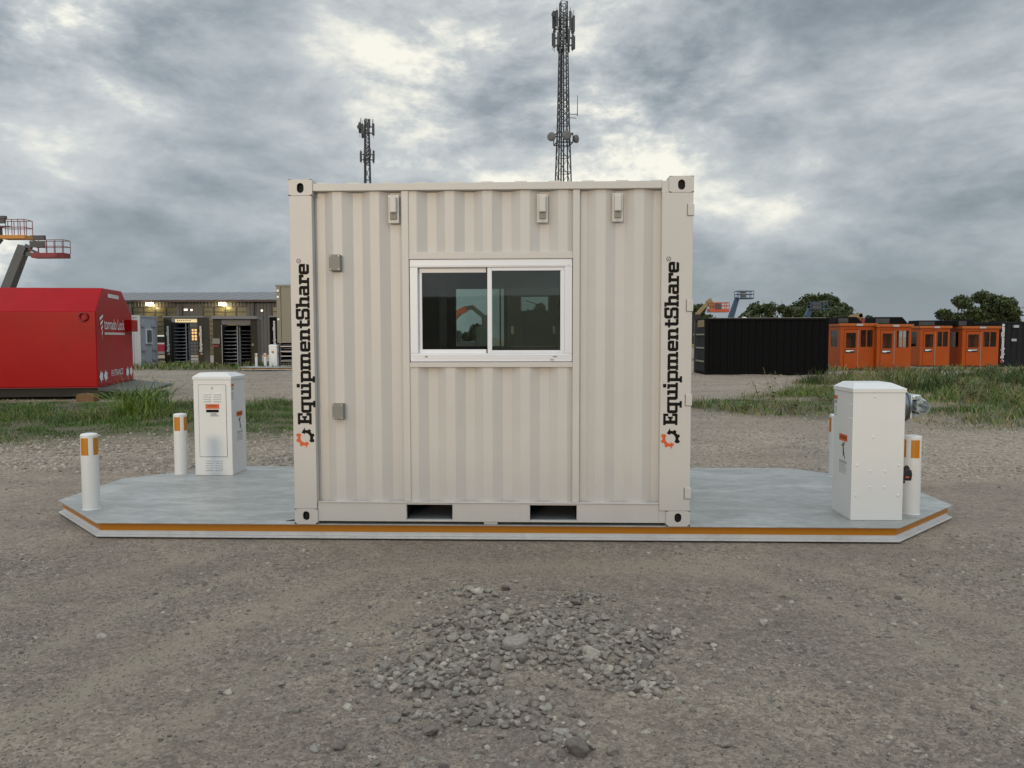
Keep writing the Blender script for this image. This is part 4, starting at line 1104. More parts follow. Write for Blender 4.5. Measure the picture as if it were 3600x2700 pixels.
q.add([SP(.268, -.006, 1.40), SP(.40, -.006, 1.40), SP(.40, -.006, 2.19), SP(.268, -.006, 2.19)], [(0, 1, 2, 3)]); pp = q.build('wall_placard', P['redlift'], SH)
q = MB()
for z in (2.05, 1.62): q.add([SP(.272, -.009, z), SP(.29, -.009, z), SP(.29, -.009, z + .03), SP(.272, -.009, z + .03)], [(0, 1, 2, 3)])
q.build('placard_print', P['decal_white'], pp)
TB = gr(300, 1414)
o = MB(); o.box(-.22, .22, -.12, .12, 0, .17); o.box(-.20, .19, -.10, .12, .172, .205)
tag(o.build('timber_block', P['timber'], None, bevel=.01), 'brown timber block lying under the front edge of the red shelter', 'timber')
bpy.data.objects['timber_block'].location = (TB[0], TB[1] + .1, -.01)

# ------------------------------------------------------------------ machines on wheels
def wheel(root, c, r, w, axis=(0, 1, 0)):
    a = Vector(axis); c = Vector(c)
    q = MB(); q.cyl(c - a * w / 2, c + a * w / 2, r, n=20); t = q.build('wheel', P['rubber'], root, bevel=.03)
    q = MB(); q.cyl(c - a * (w / 2 + .01), c + a * (w / 2 + .01), r * .55, n=16); q.build('rim', P['steel'], t)
def lift(name, label, Y, bk, path, armw, mats, group=None, panel=None, jib=None, floor_h=None, base_px=None, tur=None):
    """bk: basket px (x0, x1, ytop, yfloor_top, yfloor_bot); path: boom px from tip down to the pivot"""
    fl, ar, rl_ = mats
    pts = [at(x, y, Y) for x, y in path]
    bx = at(*(base_px or path[-1]), Y)
    root = thing(name, label, 'boom lift', (bx[0], Y, 0), 0, group)
    O = np.array([bx[0], Y, 0]); L = lambda p: tuple(np.asarray(p) - O)
    q = MB()
    for a, b, w in zip(pts, pts[1:], armw): q.bar(L(a), L(b), w[0], w[0], up=(0, 1, 0), w1=w[1], h1=w[1])
    q.build('boom', ar, root)
    q = MB(); pz = pts[-1][2]
    q.box(-1.0, 1.0, -.9, .9, .75, 1.05); q.build('chassis', ar, root, bevel=.03)
    q = MB(); q.box(-.9, .9, -.6, .6, 1.06, max(1.7, pz - .1)); q.build('turret', tur or fl, root, bevel=.05)
    if pz > 1.7:
        q = MB(); q.box(-.3, .3, -.35, .35, 1.2, pz + .25); q.build('boom_pivot', tur or ar, root, bevel=.03)
    for sx in (-1, 1):
        for sy in (-1, 1): wheel(root, (sx * 1.1, sy * 1.0, .5), .5, .35)
    x0, x1, yt, yf, yb = bk
    p0, p1 = at(x0, yf, Y), at(x1, yf, Y); zf = p0[2]; zb = at(x0, yb, Y)[2]; zt_ = at(x0, yt, Y)[2]
    hd = .42; a0, a1 = p0[0] - O[0], p1[0] - O[0]
    q = MB(); q.box(a0, a1, -hd, hd, zb, zf); bk_ = q.build('basket', fl, root, bevel=.02)
    q = MB(); r_ = .024
    for z in (zt_, zf + (zt_ - zf) * .5):
        for y in (-hd, hd): q.cyl((a0, y, z), (a1, y, z), r_, n=6)
        for x in (a0, a1): q.cyl((x, -hd, z), (x, hd, z), r_, n=6)
    nps = 5
    for i in range(nps):
        x = a0 + (a1 - a0) * i / (nps - 1)
        for y in (-hd, hd): q.cyl((x, y, zf), (x, y, zt_), r_, n=6)
    q.build('guard_rail', rl_, bk_)
    if panel:
        u0, u1, v0, v1 = panel
        c0, c1 = at(u0, v1, Y), at(u1, v0, Y)
        q = MB(); q.box(c0[0] - O[0], c1[0] - O[0], -hd - .08, -hd + .06, c0[2], c0[2] + (c1[2] - c0[2]) * .52); q.box(c0[0] - O[0], c1[0] - O[0], -hd - .04, -hd + .2, c0[2] + (c1[2] - c0[2]) * .62, c1[2])
        q.build('control_panel', P['antenna'], bk_)
    if jib:
        q = MB()
        for a, b, w in jib: q.bar(L(at(*a, Y)), L(at(*b, Y)), w, w, up=(0, 1, 0))
        q.build('jib', ar if jib[0][2] > 0 else fl, root)
    return root
lift('boom_lift', 'red basket boom lift with grey arm rising behind the red shelter', 50, (121, 236, 846, 891, 908), [(86, 866), (34, 1000), (-20, 1140)], [(.62, .66), (.66, .7)], (P['redlift'], P['greyarm'], P['redlift']),
     panel=(120, 168, 830, 872), jib=[((86, 868), (140, 893), .16), ((92, 892), (142, 900), .30), ((90, 862), (112, 872), .2)])
lift('boom_lift', 'amber basket boom lift cut off at the left edge of the photo', 45, (14, 101, 775, 829, 842), [(2, 838), (-60, 900), (-110, 1120)], [(.3, .5), (.6, .6)], (P['yelloworange'], P['greyarm'], P['redlift']),
     panel=(-40, 33, 762, 789), jib=[((-20, 796), (36, 797), .10), ((-5, 800), (-2, 840), .3)])
lift('boom_lift', 'blue boom lift with raised basket above the black container', 58, (2587, 2645, 1024, 1047, 1052), [(2592, 1046), (2571, 1110), (2562, 1150)], [(.32, .42), (.42, .5)], (P['blue'], P['blue'], P['blue']),
     panel=(2598, 2617, 1024, 1046))
lift('boom_lift', 'second blue boom lift half hidden in front of the big round tree', 60, (2843, 2904, 1063, 1084, 1089), [(2848, 1086), (2837, 1112), (2832, 1150)], [(.32, .42), (.42, .5)], (P['blue'], P['blue'], P['blue']),
     panel=(2850, 2880, 1064, 1086))
lift('boom_lift', 'red orange basket lift with folded tan boom left of the black container', 48, (2490, 2559, 1065, 1086, 1098), [(2497, 1056), (2462, 1092), (2444, 1118)], [(.20, .24), (.24, .26)], (P['orangelift'], P['tan'], P['orangelift']),
     tur=P['skid'], panel=(2508, 2530, 1068, 1086), jib=[((2493, 1058), (2507, 1086), .34), ((2484, 1064), (2500, 1052), .22)])
# tan-arm telehandler far behind the booths
TH = thing('telehandler', 'tan telescopic handler boom with red cab showing above the first orange booth', 'machine', (*at(3015, 1150, 52)[:2], 0))
q = MB(); O = np.array(TH.location); L = lambda px, py: tuple(at(px, py, 52) - O)
q.bar(L(2985, 1117), L(3030, 1107), .3, .3); q.bar(L(3022, 1104), L(3036, 1150), .3, .26); q.build('boom', P['tan'], TH)
q = MB(); a = L(3040, 1118); q.box(a[0] - .35, a[0] + .5, -.5, .5, 1.3, a[2]); q.build('cab', P['redlift'], TH, bevel=.05)
q = MB(); q.box(-1.6, 1.6, -.9, .9, .6, 1.3); q.build('chassis', P['tan'], TH, bevel=.05)
for sx in (-1, 1):
    for sy in (-1, 1): wheel(TH, (sx * 1.1, sy * .95, .5), .5, .35)
q = MB(); c = at(2617, 1110, 47)
TK = thing('storage_tank', 'round white tank top showing above the black container', 'tank', (c[0], 47, 0))
n = 20
pr_ = [(.30, 0), (.30, 2.35), (.29, 2.6), (.22, 2.78), (.10, 2.86), (.01, 2.87)]
for (ra, za), (rb, zb) in zip(pr_, pr_[1:]): q.cyl((0, 0, za), (0, 0, zb), ra, rb, n=n, cap=False)
q.build('tank', P['white'], TK, smooth=True)

# excavator and dark cabin seen through the office window
EX = thing('excavator', 'orange and dark excavator with raised boom seen through the left window pane', 'excavator', (*at(1625, 1185, 27)[:2], 0))
O = np.array(EX.location); L = lambda px, py: tuple(at(px, py, 27) - O)
q = MB(); q.bar(L(1592, 1130), L(1610, 1099), .20, .26, up=(0, 1, 0)); q.bar(L(1606, 1102), L(1640, 1085), .26, .18, up=(0, 1, 0)); q.build('boom', P['orangelift'], EX)
q = MB(); q.cyl(L(1600, 1122), L(1632, 1092), .05, n=8); q.cyl(L(1640, 1080), L(1668, 1078), .05, n=8); q.build('hydraulic_ram', P['steel'], EX)
q = MB(); q.bar(L(1636, 1085), L(1662, 1080), .18, .16, up=(0, 1, 0)); q.bar(L(1658, 1078), L(1704, 1116), .18, .12, up=(0, 1, 0)); q.build('stick', P['darksteel'], EX)
q = MB(); a = L(1706, 1118); q.box(a[0] - .12, a[0] + .2, -.4, .4, a[2] - .75, a[2] + .12); q.build('bucket', P['darksteel'], EX, bevel=.05)
q = MB(); a = L(1612, 1120); q.box(a[0] - .9, a[0] + .05, -.8, .8, .9, a[2] - .5); q.build('cab', P['darksteel'], EX, bevel=.06)
q = MB(); q.box(-1.1, .7, -1.1, 1.1, .75, 1.35); q.build('counterweight', P['darksteel'], EX, bevel=.08)
for sy in (-1, 1):
    q = MB(); q.box(-1.3, 1.3, sy * .95 - .25, sy * .95 + .25, .02, .72); q.build('track', P['rubber'], EX, bevel=.2)
DC = thing('site_cabin', 'dark site cabin with a see-through window seen through the right window pane', 'cabin', (*at(1880, 1185, 14)[:2], 0))
O = np.array(DC.location); L = lambda px, py: tuple(at(px, py, 14) - O)
q = MB(); a, b, c, d = L(1776, 1012), L(1962, 1012), L(1832, 1043), L(1926, 1092)
q.box(a[0], c[0], 0, .08, .1, a[2]); q.box(d[0], b[0], 0, .08, .1, a[2]); q.box(c[0], d[0], 0, .08, c[2], a[2]); q.box(c[0], d[0], 0, .08, .1, d[2])
q.box(a[0], a[0] + .08, .081, 1.8, .1, a[2]); q.box(b[0] - .08, b[0], .081, 1.8, .1, a[2]); q.box(a[0], b[0], 0, 1.8, a[2] + .001, a[2] + .08)
q.build('wall', P['navycont'], DC)
q = MB(); q.box(c[0] - .03, c[0], -.02, -.001, d[2] - .03, c[2] + .03); q.box(d[0], d[0] + .03, -.02, -.001, d[2] - .03, c[2] + .03); q.bar((c[0] + .1, 1.0, c[2] - .05), (d[0] - .05, 1.0, d[2] + .12), .02); q.build('window_frame', P['darksteel'], DC)
BB = thing('machine_block', 'dark green machine body low in the left window pane', 'machine', (*at(1690, 1185, 23)[:2], 0))
O = np.array(BB.location); L = lambda px, py: tuple(at(px, py, 23) - O)
q = MB(); a, b = L(1672, 1150), L(1722, 1150); q.box(a[0], b[0], 0, 1.5, .5, a[2]); q.build('body', mat('dark_green_paint', (.02, .04, .03), .5), BB, bevel=.05)
q = MB(); q.box(a[0] - .9, b[0], .1, 1.4, .15, .52); q.build('deck', P['skid'], BB)
for sx in (.15, .85): wheel(BB, (a[0] + (b[0] - a[0]) * sx, -.1, .35), .35, .25)

# ------------------------------------------------------------------ workshop building with lit floodlights
YW = 62.0
wL, wR = at(250, 1090, YW)[0], at(1240, 1090, YW)[0]
SHD = thing('workshop', 'long dark grey ribbed metal workshop with sloped grey roof and lit floodlights', 'building', (wL, YW, 0))
zx_ = lambda px, py: (at(px, py, YW)[0] - wL, at(px, py, YW)[2])
ez = 4.84; Wd = wR - wL; rz_ = 6.10; rd = 9.0
doors = [(465, 620), (713, 868), (955, 1100)]
sx_ = lambda px: zx_(px, 1090)[0]
q = MB(); segs = []; cur = 0.0
for a, b in doors:
    xa, xb = sx_(a), sx_(b); segs.append((cur, xa)); cur = xb
segs.append((cur, Wd))
def ribbed(mb, x0, x1, z0, z1, y=0, pitch=.30):
    k = x0; pts = []
    while k < x1: pts += [(k, y), (min(k + .20, x1), y), (min(k + .23, x1), y - .035), (min(k + .27, x1), y - .035)]; k += pitch
    pts = [(x, yy_) for x, yy_ in pts if x <= x1] + [(x1, y)]
    n = len(pts); mb.add([(x, yy_, z0) for x, yy_ in pts] + [(x, yy_, z1) for x, yy_ in pts], [(i, i + 1, n + 1 + i, n + i) for i in range(n - 1)])
zdoor = zx_(500, 1079)[1]
for a, b in segs: ribbed(q, a, b, -.1, ez)
for a, b in doors: ribbed(q, sx_(a), sx_(b), zdoor, ez)
q.box(0, .05, .05, 14, -.1, ez); q.box(Wd - .05, Wd, .05, 14, -.1, ez)
q.build('wall', P['shed'], SHD)
q = MB(); q.add([(-.5, -.7, ez + .02), (Wd + .5, -.7, ez + .02), (Wd + .5, rd, rz_), (-.5, rd, rz_)], [(0, 1, 2, 3)]); q.add([(-.5, rd, rz_), (Wd + .5, rd, rz_), (Wd + .5, 2 * rd, ez), (-.5, 2 * rd, ez)], [(0, 1, 2, 3)])
k = 0
while k < Wd: q.bar((k, -.68, ez + .03), (k, rd, rz_ + .01), .03, .02); k += 1.2
RF = q.build('roof', P['shedroof'], SHD)
q = MB(); q.box(-.5, Wd + .5, -.76, -.70, ez - .16, ez + .03); q.build('eave_trim', P['fascia'], RF)
q = MB(); q.box(-.5, Wd + .5, -.70, 0, ez - .02, ez - .005); q.build('soffit', P['shed'], RF)
for a, b in doors:
    xa, xb = sx_(a), sx_(b)
    q = MB(); q.box(xa, xb, .08, .12, 0, zdoor); dr = q.build('garage_door', P['olivepane'], SHD)
    q = MB(); nb = 4; zr = zdoor
    for i in range(nb + 1): x = xa + (xb - xa) * i / nb; q.box(x - .05, x + .05, .02, .079, 0, zdoor)
    while zr > .2: q.box(xa + .05, xb - .05, .03, .0795, zr - .06, zr); zr -= .42
    q.build('mullions', P['black'], dr)
for px in (640, 893):
    q = MB(); x = sx_(px); q.box(x - .07, x + .07, -.14, -.04, 0, ez - .03); q.build('downpipe', P['black'], SHD)
for px in (533, 788):
    x, z = zx_(px, 1071); 
    q = MB(); q.box(x - .22, x + .22, -.35, -.04, z - .02, z + .16); fl_ = q.build('floodlight', P['darksteel'], SHD, bevel=.02)
    q = MB(); q.prism([(x - .24, z - .05), (x + .24, z - .05), (x + .2, z - .021), (x - .2, z - .021)], lambda u, v_, d: (u, d, v_), -.38, -.06); q.box(x - .30, x + .30, -.372, -.351, z - .07, z + .15); q.build('lens', P['lampon'], fl_)
    ld = bpy.data.lights.new('floodlight_glow', 'POINT'); ld.energy = 95; ld.color = (1.0, .76, .34); ld.shadow_soft_size = .25
    lo_ = bpy.data.objects.new('floodlight_glow', ld); COL.objects.link(lo_); lo_.parent = SHD; lo_.location = (x, -.75, z - .10)
for px, py in ((655, 1089), (675, 1090), (922, 1092)):
    x, z = zx_(px, py); q = MB(); q.box(x - .14 if px == 655 else x - .07, x + .14 if px == 655 else x + .07, -.16, -.036, z - .08, z + .08); q.build('wall_lamp', P['smalllamp'], SHD)
x, z = zx_(680, 1157); x2, z2 = zx_(693, 1196)
q = MB(); q.box(x - .12, x2, -.06, -.04, z2, z); d_ = q.build('lit_window', P['warmlit'], SHD)
q = MB(); q.box((x + x2) / 2 - .1, (x + x2) / 2 - .04, -.09, -.061, z2, z); q.box(x - .12, x2, -.09, -.0615, (z + z2) / 2, (z + z2) / 2 + .06); q.build('lit_window_bar', P['black'], d_)

# ------------------------------------------------------------------ grey container with a small window
def container_box(root, w, d, h, m, nameprefix='', end_plain=True):
    q = MB()
    for x in (0, w):
        for y in (0, d):
            sx = 1 if x == 0 else -1; sy = 1 if y == 0 else -1
            q.box(x, x + sx * .12, y, y + sy * .12, 0, h)
    for z in (.0, h - .1): 
        q.box(.12, w - .12, .01, .09, z + .01, z + .1); q.box(.12, w - .12, d - .09, d - .01, z + .01, z + .1)
        q.box(.01, .09, .12, d - .12, z + .01, z + .1); q.box(w - .09, w - .01, .12, d - .12, z + .01, z + .1)
    q.build('frame', m, root)
    q = MB()
    corrug(q, .12, w - .12, .1, h - .1, lambda a, dd, z: (a, .03 + dd, z), phase=0); corrug(q, .12, w - .12, .1, h - .1, lambda a, dd, z: (a, d - .03 - dd, z), phase=0)
    corrug(q, .12, d - .12, .1, h - .1, lambda a, dd, z: (.03 + dd, a, z), phase=0); corrug(q, .12, d - .12, .1, h - .1, lambda a, dd, z: (w - .03 - dd, a, z), phase=0)
    q.build('wall', m, root)
    q = MB(); q.box(.09, w - .09, .09, d - .09, h - .03, h - .02); q.build('roof', m, root)
g2 = gr(497, 1291)
a_ = R(7.5); wlen = 6.0
GC = thing('container', 'light grey container with a small barred window right behind the red shelter', 'container', (g2[0] - wlen * math.cos(a_), g2[1] - wlen * math.sin(a_), 0), a_)
h = at(497, 1108, g2[1])[2]
container_box(GC, wlen, 2.44, h, P['greycont'])
X = wlen
q = MB(); q.box(X - .03, X + .03, .80, 1.62, 1.22, 2.02); wfr = q.build('window', P['vinyl'], GC)
q = MB(); q.box(X + .0305, X + .034, .88, 1.54, 1.29, 1.95); q.build('pane', P['hole'], wfr)
for y in (1.05, 1.21, 1.37):
    q = MB(); q.cyl((X + .05, y, 1.25), (X + .05, y, 1.99), .014, n=6); q.build('window_bar', P['greycont'], wfr)
for z in (.30, 2.12, .85):
    q = MB(); q.box(X - .03, X + .025, .2, .7, z, z + .14); q.box(X - .03, X + .025, 1.75, 2.25, z, z + .14); q.build('rail_strip', P['greycont'], GC)

# pickup seen between the grey container and the turnstile
PU = thing('pickup_truck', 'white and red pickup parked between the grey container and the first turnstile', 'truck', (*gr(552, 1268)[:2], 0), R(24))
q = MB(); q.prism([(-1.0, .55), (1.0, .55), (1.0, 1.05), (.85, 1.10), (-.85, 1.10), (-1.0, 1.05)], lambda u, v_, d: (u, d, v_), 0, 4.8); q.build('body', mat('truck_red', (.25, .015, .03), .35), PU, bevel=.05)
q = MB(); q.prism([(-.92, 1.101), (.92, 1.101), (.74, 1.72), (-.74, 1.72)], lambda u, v_, d: (u, d, v_), 1.6, 3.4); cab_ = q.build('cab', P['white'], PU, bevel=.06)
q = MB(); q.prism([(-.72, 1.2), (.72, 1.2), (.62, 1.62), (-.62, 1.62)], lambda u, v_, d: (u, d, v_), 1.585, 1.599); q.build('rear_window', P['hole'], cab_)
for x in (-.85, .85):
    for y in (.9, 3.9): wheel(PU, (x, y, .38), .38, .22, (1, 0, 0))
q = MB(); q.box(-.98, .98, -.06, -.005, .45, .62); q.build('bumper', P['steel'], PU)
for x in (-.85, .85):
    q = MB(); q.box(x - .08, x + .08, -.02, -.004, .72, 1.0); q.build('tail_light', P['redlift'], PU)

# ------------------------------------------------------------------ turnstile units
def turnstile(label, x0, x1, xs_, ytop, yb, Y, header, deep=2.0, overhang=False, text=(True, True)):
    a = at(x0, yb, Y); ang = R(14); w = hit(a, ang, x1); h = at(x0, ytop, Y)[2]
    root = thing('turnstile_unit', label, 'turnstile', (a[0], Y, 0), ang, 'full height turnstile units')
    pw = .36 * w / 2.0 + .02
    for xa, xb in ((0, pw), (w - pw * .8, w)):
        q = MB(); q.box(xa, xb, 0, deep, .05, h); q.build('side_panel', P['tstile'], root, bevel=.01)
    q = MB(); q.box(pw, w - pw * .8, .02, .1, h - .28, h - .001); q.box(-.04, w + .04, -.04 - (.25 if overhang else 0), deep + .04, h + .001, h + (.16 if overhang else .07)); q.build('roof', P['shedroof'], root, bevel=.01)
    q = MB(); q.box(pw, w - pw * .8, .03, deep, .0, .06); q.box(pw, pw + .06, .1, .9, .061, h - .29); q.box(pw + .01, pw + .012, .9, deep, .061, h - .29); q.build('inner_frame', P['tstile2'], root)
    q = MB(); q.box(pw + .003, (w - pw * .8 - .003) if not header else pw + (w - 1.8 * pw) * .42, deep - .05, deep - .01, .062, h - .30); q.build('rear_panel', P['blackcont'], root)
    q = MB(); z = .18; xm = pw + (w - 1.8 * pw) * .52
    while z < h - .5: q.cyl((pw + .07, .25, z), (xm, .25, z), .019, n=6); z += .19
    q.cyl((xm, .25, .06), (xm, .25, h - .3), .035, n=8)
    q.build('fixed_bars', P['bars'], root)
    q = MB(); cx, cy = xm + .02, 1.0; z = .2
    q.cyl((cx, cy, .06), (cx, cy, h - .3), .06, n=10)
    while z < h - .5:
        for k in range(3):
            an = R(15 + 120 * k); q.cyl((cx, cy, z), (cx + .62 * math.cos(an), cy + .62 * math.sin(an), z), .019, n=6)
        z += .19
    q.build('rotor', P['bars'], root)
    if header:
        q = MB(); q.box(pw + .2, w - pw * .85, .004, .018, h - .27, h - .10); hs = q.build('header_sign', P['litsign'], root)
        q = MB()
        for i in range(7): q.box(pw + .3 + i * .11, pw + .37 + i * .11, .001, .0036, h - .20, h - .15)
        q.build('header_print', P['decal'], hs)
    for on, cx in zip(text, (pw * .62, w - pw * .28)):
        if on:
            q = MB(); slab_text(q, 'EquipmentShare', 1.45, lambda u, v_, d: (cx - v_, -d - .001, .75 + u)); q.build('lettering', P['decal_white'], root)
            q = MB(); gear_half(q, 92, -38, .04, .062, .074, lambda u, v_, d: (u, -d - .001, v_), cx - .05, .62, .0007); q.build('gear_mark', P['decal_white'], root)
            q = MB(); gear_half(q, 272, 142, .04, .062, .074, lambda u, v_, d: (u, -d - .001, v_), cx - .05, .62, .0007); q.build('gear_mark', P['decal_orange'], root)
    return root, w, h, pw
turnstile('dark turnstile unit with lit header sign and white lettering on both posts', 580, 716, 742, 1116, 1284, 36.9, True)
t2, w, h, pw = turnstile('dark turnstile unit under a thick pale roof slab, right of the lettered one', 752, 905, 912, 1122, 1289, 34.3, False, overhang=True, text=(False, False))
q = MB(); q.box(-.02, pw * .8, -.10, -.001, 1.22, 1.50); q.build('card_reader', P['greybox'], t2)
q = MB(); q.box(.02, pw * .7, -.09, -.001, 1.05, 1.16); q.build('red_sign', P['redlift'], t2)
q = MB(); q.box(w - pw * .7, w - pw * .45, -.06, -.001, 1.1, 1.22); q.build('push_button', P['greybox'], t2)
q = MB(); q.cyl((pw + .02, -.03, .1), (pw + .02, -.03, h - .3), .02, n=6); q.build('grab_pole', P['bars'], t2)
# third unit, mostly hidden: lettered black post
T3 = thing('turnstile_unit', 'black lettered turnstile post showing above the far white cabinet', 'turnstile', (*at(951, 1290, 33.6)[:2], 0), 0, 'full height turnstile units')
O = np.array(T3.location); h = at(951, 1115, 33.6)[2]; w = 2.1
for xa, xb in ((0, .5), (w - .3, w)):
    q = MB(); q.box(xa, xb, 0, 2, .05, h); q.build('side_panel', P['blackcont'], T3)
q = MB(); q.box(-.03, w + .03, -.03, 2.03, h + .001, h + .07); q.build('roof', P['shedroof'], T3)
q = MB()
q.box(.5, w - .3, 1.9, 1.95, .05, h - .02)
for i in range(11): q.cyl((.5, .3, .2 + .19 * i), (w - .3, .3, .2 + .19 * i), .02, n=6)
q.build('fixed_bars', P['bars'], T3)
q = MB(); slab_text(q, 'EquipmentShare', 1.35, lambda u, v_, d: (.28 - v_, -d - .001, 1.05 + u)); q.build('lettering', P['decal_white'], T3)
# beige tall box on a steel rack
BX = thing('raised_container', 'tall beige container raised on a black steel rack at the left edge of the office', 'container', (*at(977, 1290, 32)[:2], 0))
O = np.array(BX.location); zt_ = at(977, 1004, 32)[2]; zb_ = at(977, 1201, 32)[2]; w = 3.4
q = MB(); q.box(.22, w, .02, 2.4, zb_, zt_ - .05); q.build('body', P['olivecont'], BX)
q = MB(); q.box(0, .20, 0, .3, zb_, zt_ - .03); q.box(-.05, w, -.02, 2.42, zt_ - .049, zt_ + .04); q.box(.0, w, -.01, .019, zb_ - .06, zb_ - .001); q.build('corner_post', P['olivecont'], BX)
for z in (zb_ + 1.05, zb_ + 2.15, zt_ - .3):
    q = MB(); q.box(.04, .14, -.05, -.001, z, z + .1); q.build('lock_plate', P['galv'], BX)
q = MB()
for x in (.05, 1.1, 2.2, w - .15):
    for y in (.05, 2.2): q = MB(); q.box(x, x + .1, y, y + .1, 0, zb_ - .061); q.build('rack_post', P['darksteel'], BX)
for i in range(5): q = MB(); q.box(.151, w - .151, .02, .049, .12 + .24 * i, .16 + .24 * i); q.build('rack_bar', P['bars'], BX)

# ------------------------------------------------------------------ right side yard
a, b = gr(2479, 1318), gr(2904, 1317)
BC = thing('container', 'long matt black container with faint ribs on the right of the yard', 'container', (a[0], a[1], 0))
h = at(2479, 1119, a[1])[2]; container_box(BC, b[0] - a[0], 2.3, h, P['blackcont'])
q = MB(); q.box(.1, b[0] - a[0] - .1, .005, .03, h + .001, h + .02); q.build('top_edge', P['greybox'], BC)
q = MB(); q.box(-.012, -.002, .14, 2.16, .12, h - .12); ep = q.build('end_panel', P['navycont'], BC)
for py in (1176, 1222, 1268):
    z = at(2450, py, a[1] + 1.1)[2]; q = MB(); q.box(-.10, -.0125, .2, 2.1, z - .03, z + .03); q.build('end_rib', P['greybox'], ep)
q = MB(); q.cyl((-.13, 1.5, .05), (-.13, 1.5, h - .05), .035, n=8); q.build('lock_rod', P['darksteel'], ep)
q = MB(); q.box(-.05, -.0125, .25, 1.35, h - .34, h - .06); q.build('end_plate', P['tan'], ep)
def booth(label, xl, xf, xr, ytop, ybot, Y, dpt=1.45, ac='wide', first=None):
    a, b = at(xf, ybot, Y), at(xr, ybot, Y); w = b[0] - a[0]; h = at(xf, ytop, Y)[2]
    root = thing('guard_booth', label, 'booth', (a[0], Y, 0), 0, 'orange guard booths')
    t = .06; zb_, zs, zh = .06, h * .50, h * .86
    dx0, dx1 = w * .10, w * .50; wx0, wx1 = w * .58, w * .93
    q = MB()
    q.box(0, dx0, 0, t, zb_, h - .12); q.box(dx1, wx0, 0, t, zb_, h - .12); q.box(wx1, w, 0, t, zb_, h - .12)
    q.box(wx0, wx1, 0, t, zb_, zs); q.box(wx0, wx1, 0, t, zh, h - .12); q.box(dx0, dx1, 0, t, h * .88, h - .12)
    for x in (0, w - t):                                           # side walls with window opening
        q.box(x, x + t, t, dpt * .25, zb_, h - .12); q.box(x, x + t, dpt * .8, dpt - t, zb_, h - .12); q.box(x, x + t, dpt * .25, dpt * .8, zb_, zs); q.box(x, x + t, dpt * .25, dpt * .8, zh, h - .12)
    q.box(0, w * .35, dpt - t, dpt, zb_, h - .12); q.box(w * .5, w, dpt - t, dpt, zb_, h - .12); q.box(w * .35, w * .5, dpt - t, dpt, zb_, zs); q.box(w * .35, w * .5, dpt - t, dpt, zh, h - .12)
    q.build('wall', P['orange'], root)
    q = MB(); q.box(-.06, w + .06, -.10, dpt + .06, h - .119, h); rf = q.build('roof', P['boothroof'], root, bevel=.01)
    for b0, b1 in ((.05, w * .3), (w * .64, w * .92)):
        q = MB(); q.box(b0, b1, -.104, -.1005, h - .10, h - .02); q.build('roof_band', P['boothroof'], rf)
    q = MB(); q.box(w * .42, w * .60, -.16, -.105, h - .11, h - .03); q.build('roof_lamp', P['galv'], rf)
    q = MB(); q.box(dx0 + .01, dx1 - .01, -.02, .03, .08, h * .48); q.box(dx0 + .01, dx0 + .09, -.02, .03, h * .48, h * .87); q.box(dx1 - .09, dx1 - .01, -.02, .03, h * .48, h * .87); q.box(dx0 + .09, dx1 - .09, -.02, .03, h * .80, h * .87)
    d_ = q.build('door', P['orange'], root)
    q = MB(); q.box(dx0 + .09, dx1 - .09, .0, .008, h * .48, h * .80); q.build('pane', P['glass2'], d_)
    q = MB(); q.box(dx1 - .015, dx1 + .015, -.035, -.021, .10, h * .86); q.build('door_edge', P['greybox'], d_)
    q = MB(); q.box(dx0 + .05, dx1 - .14, -.03, -.021, h * .37, h * .45); s_ = q.build('sign_plate', P['black'], d_)
    q = MB(); q.prism([(dx0 + .08, h * .40), (dx0 + .24, h * .395), (dx0 + .30, h * .41), (dx1 - .17, h * .415), (dx1 - .16, h * .43), (dx0 + .10, h * .43)], lambda u, v_, d: (u, d, v_), -.034, -.0305); q.build('sign_print', P['decal_white'], s_)
    q = MB(); q.box(wx0, wx1, .02, .03, zs, zh); p_ = q.build('window', P['glass2'], root)
    q = MB(); q.box((wx0 + wx1) / 2 - .02, (wx0 + wx1) / 2 + .02, .005, .019, zs, zh); q.build('window_bar', P['orange'], p_)
    q = MB(); q.box(.02, .03, dpt * .25, dpt * .8, zs, zh); q.build('window', P['glass2'], root)
    q = MB(); q.box(w * .1, w * .9, .1, dpt - .1, .02, .10); q.build('floor', P['floorply'], root)
    q = MB()
    for x in (w * .22, w * .68): q.box(x, x + .2, -.012, -.001, .0, .059)
    q.build('fork_pocket', P['hole'], root)
    if ac:
        q = MB(); x0_, x1_ = w * ac[0], w * ac[1]; hh_ = ac[2]
        q.prism([(x0_, h + .012), (x1_, h + .012), (x1_ - hh_ * .9, h + hh_), (x0_ + hh_ * .15, h + hh_)], lambda u, v_, d: (u, d, v_), .25, dpt * .85); u_ = q.build('rooftop_unit', P['acblack'], root, bevel=.03)
        q = MB(); q.box(x0_ + .1, x0_ + (x1_ - x0_) * .45, .235, .249, h + .04, h + hh_ * .8); q.build('unit_grille', P['darksteel'], u_)
    return root
booth('orange guard booth nearest the black container, side window with blinds visible', 2910, 2952, 3074, 1137, 1302, 29.6, ac=(-.08, .70, .30))
booth('orange guard booth touching the first one on its right, with double black roof unit', 3060, 3080, 3200, 1140, 1303, 29.3, ac=(-.05, 1.0, .33))
booth('orange guard booth set back, third from the black container', 3200, 3232, 3336, 1146, 1291, 33.2, ac=(-.05, 1.3, .28))
booth('orange guard booth furthest right, next to the charcoal container', 3336, 3380, 3508, 1147, 1292, 33.0, ac=(-.1, .50, .32))
a = gr(3536, 1291)
NC = thing('container', 'charcoal container with white vertical lettering cut by the right edge of the photo', 'container', (a[0], a[1] + .6, 0), 0)
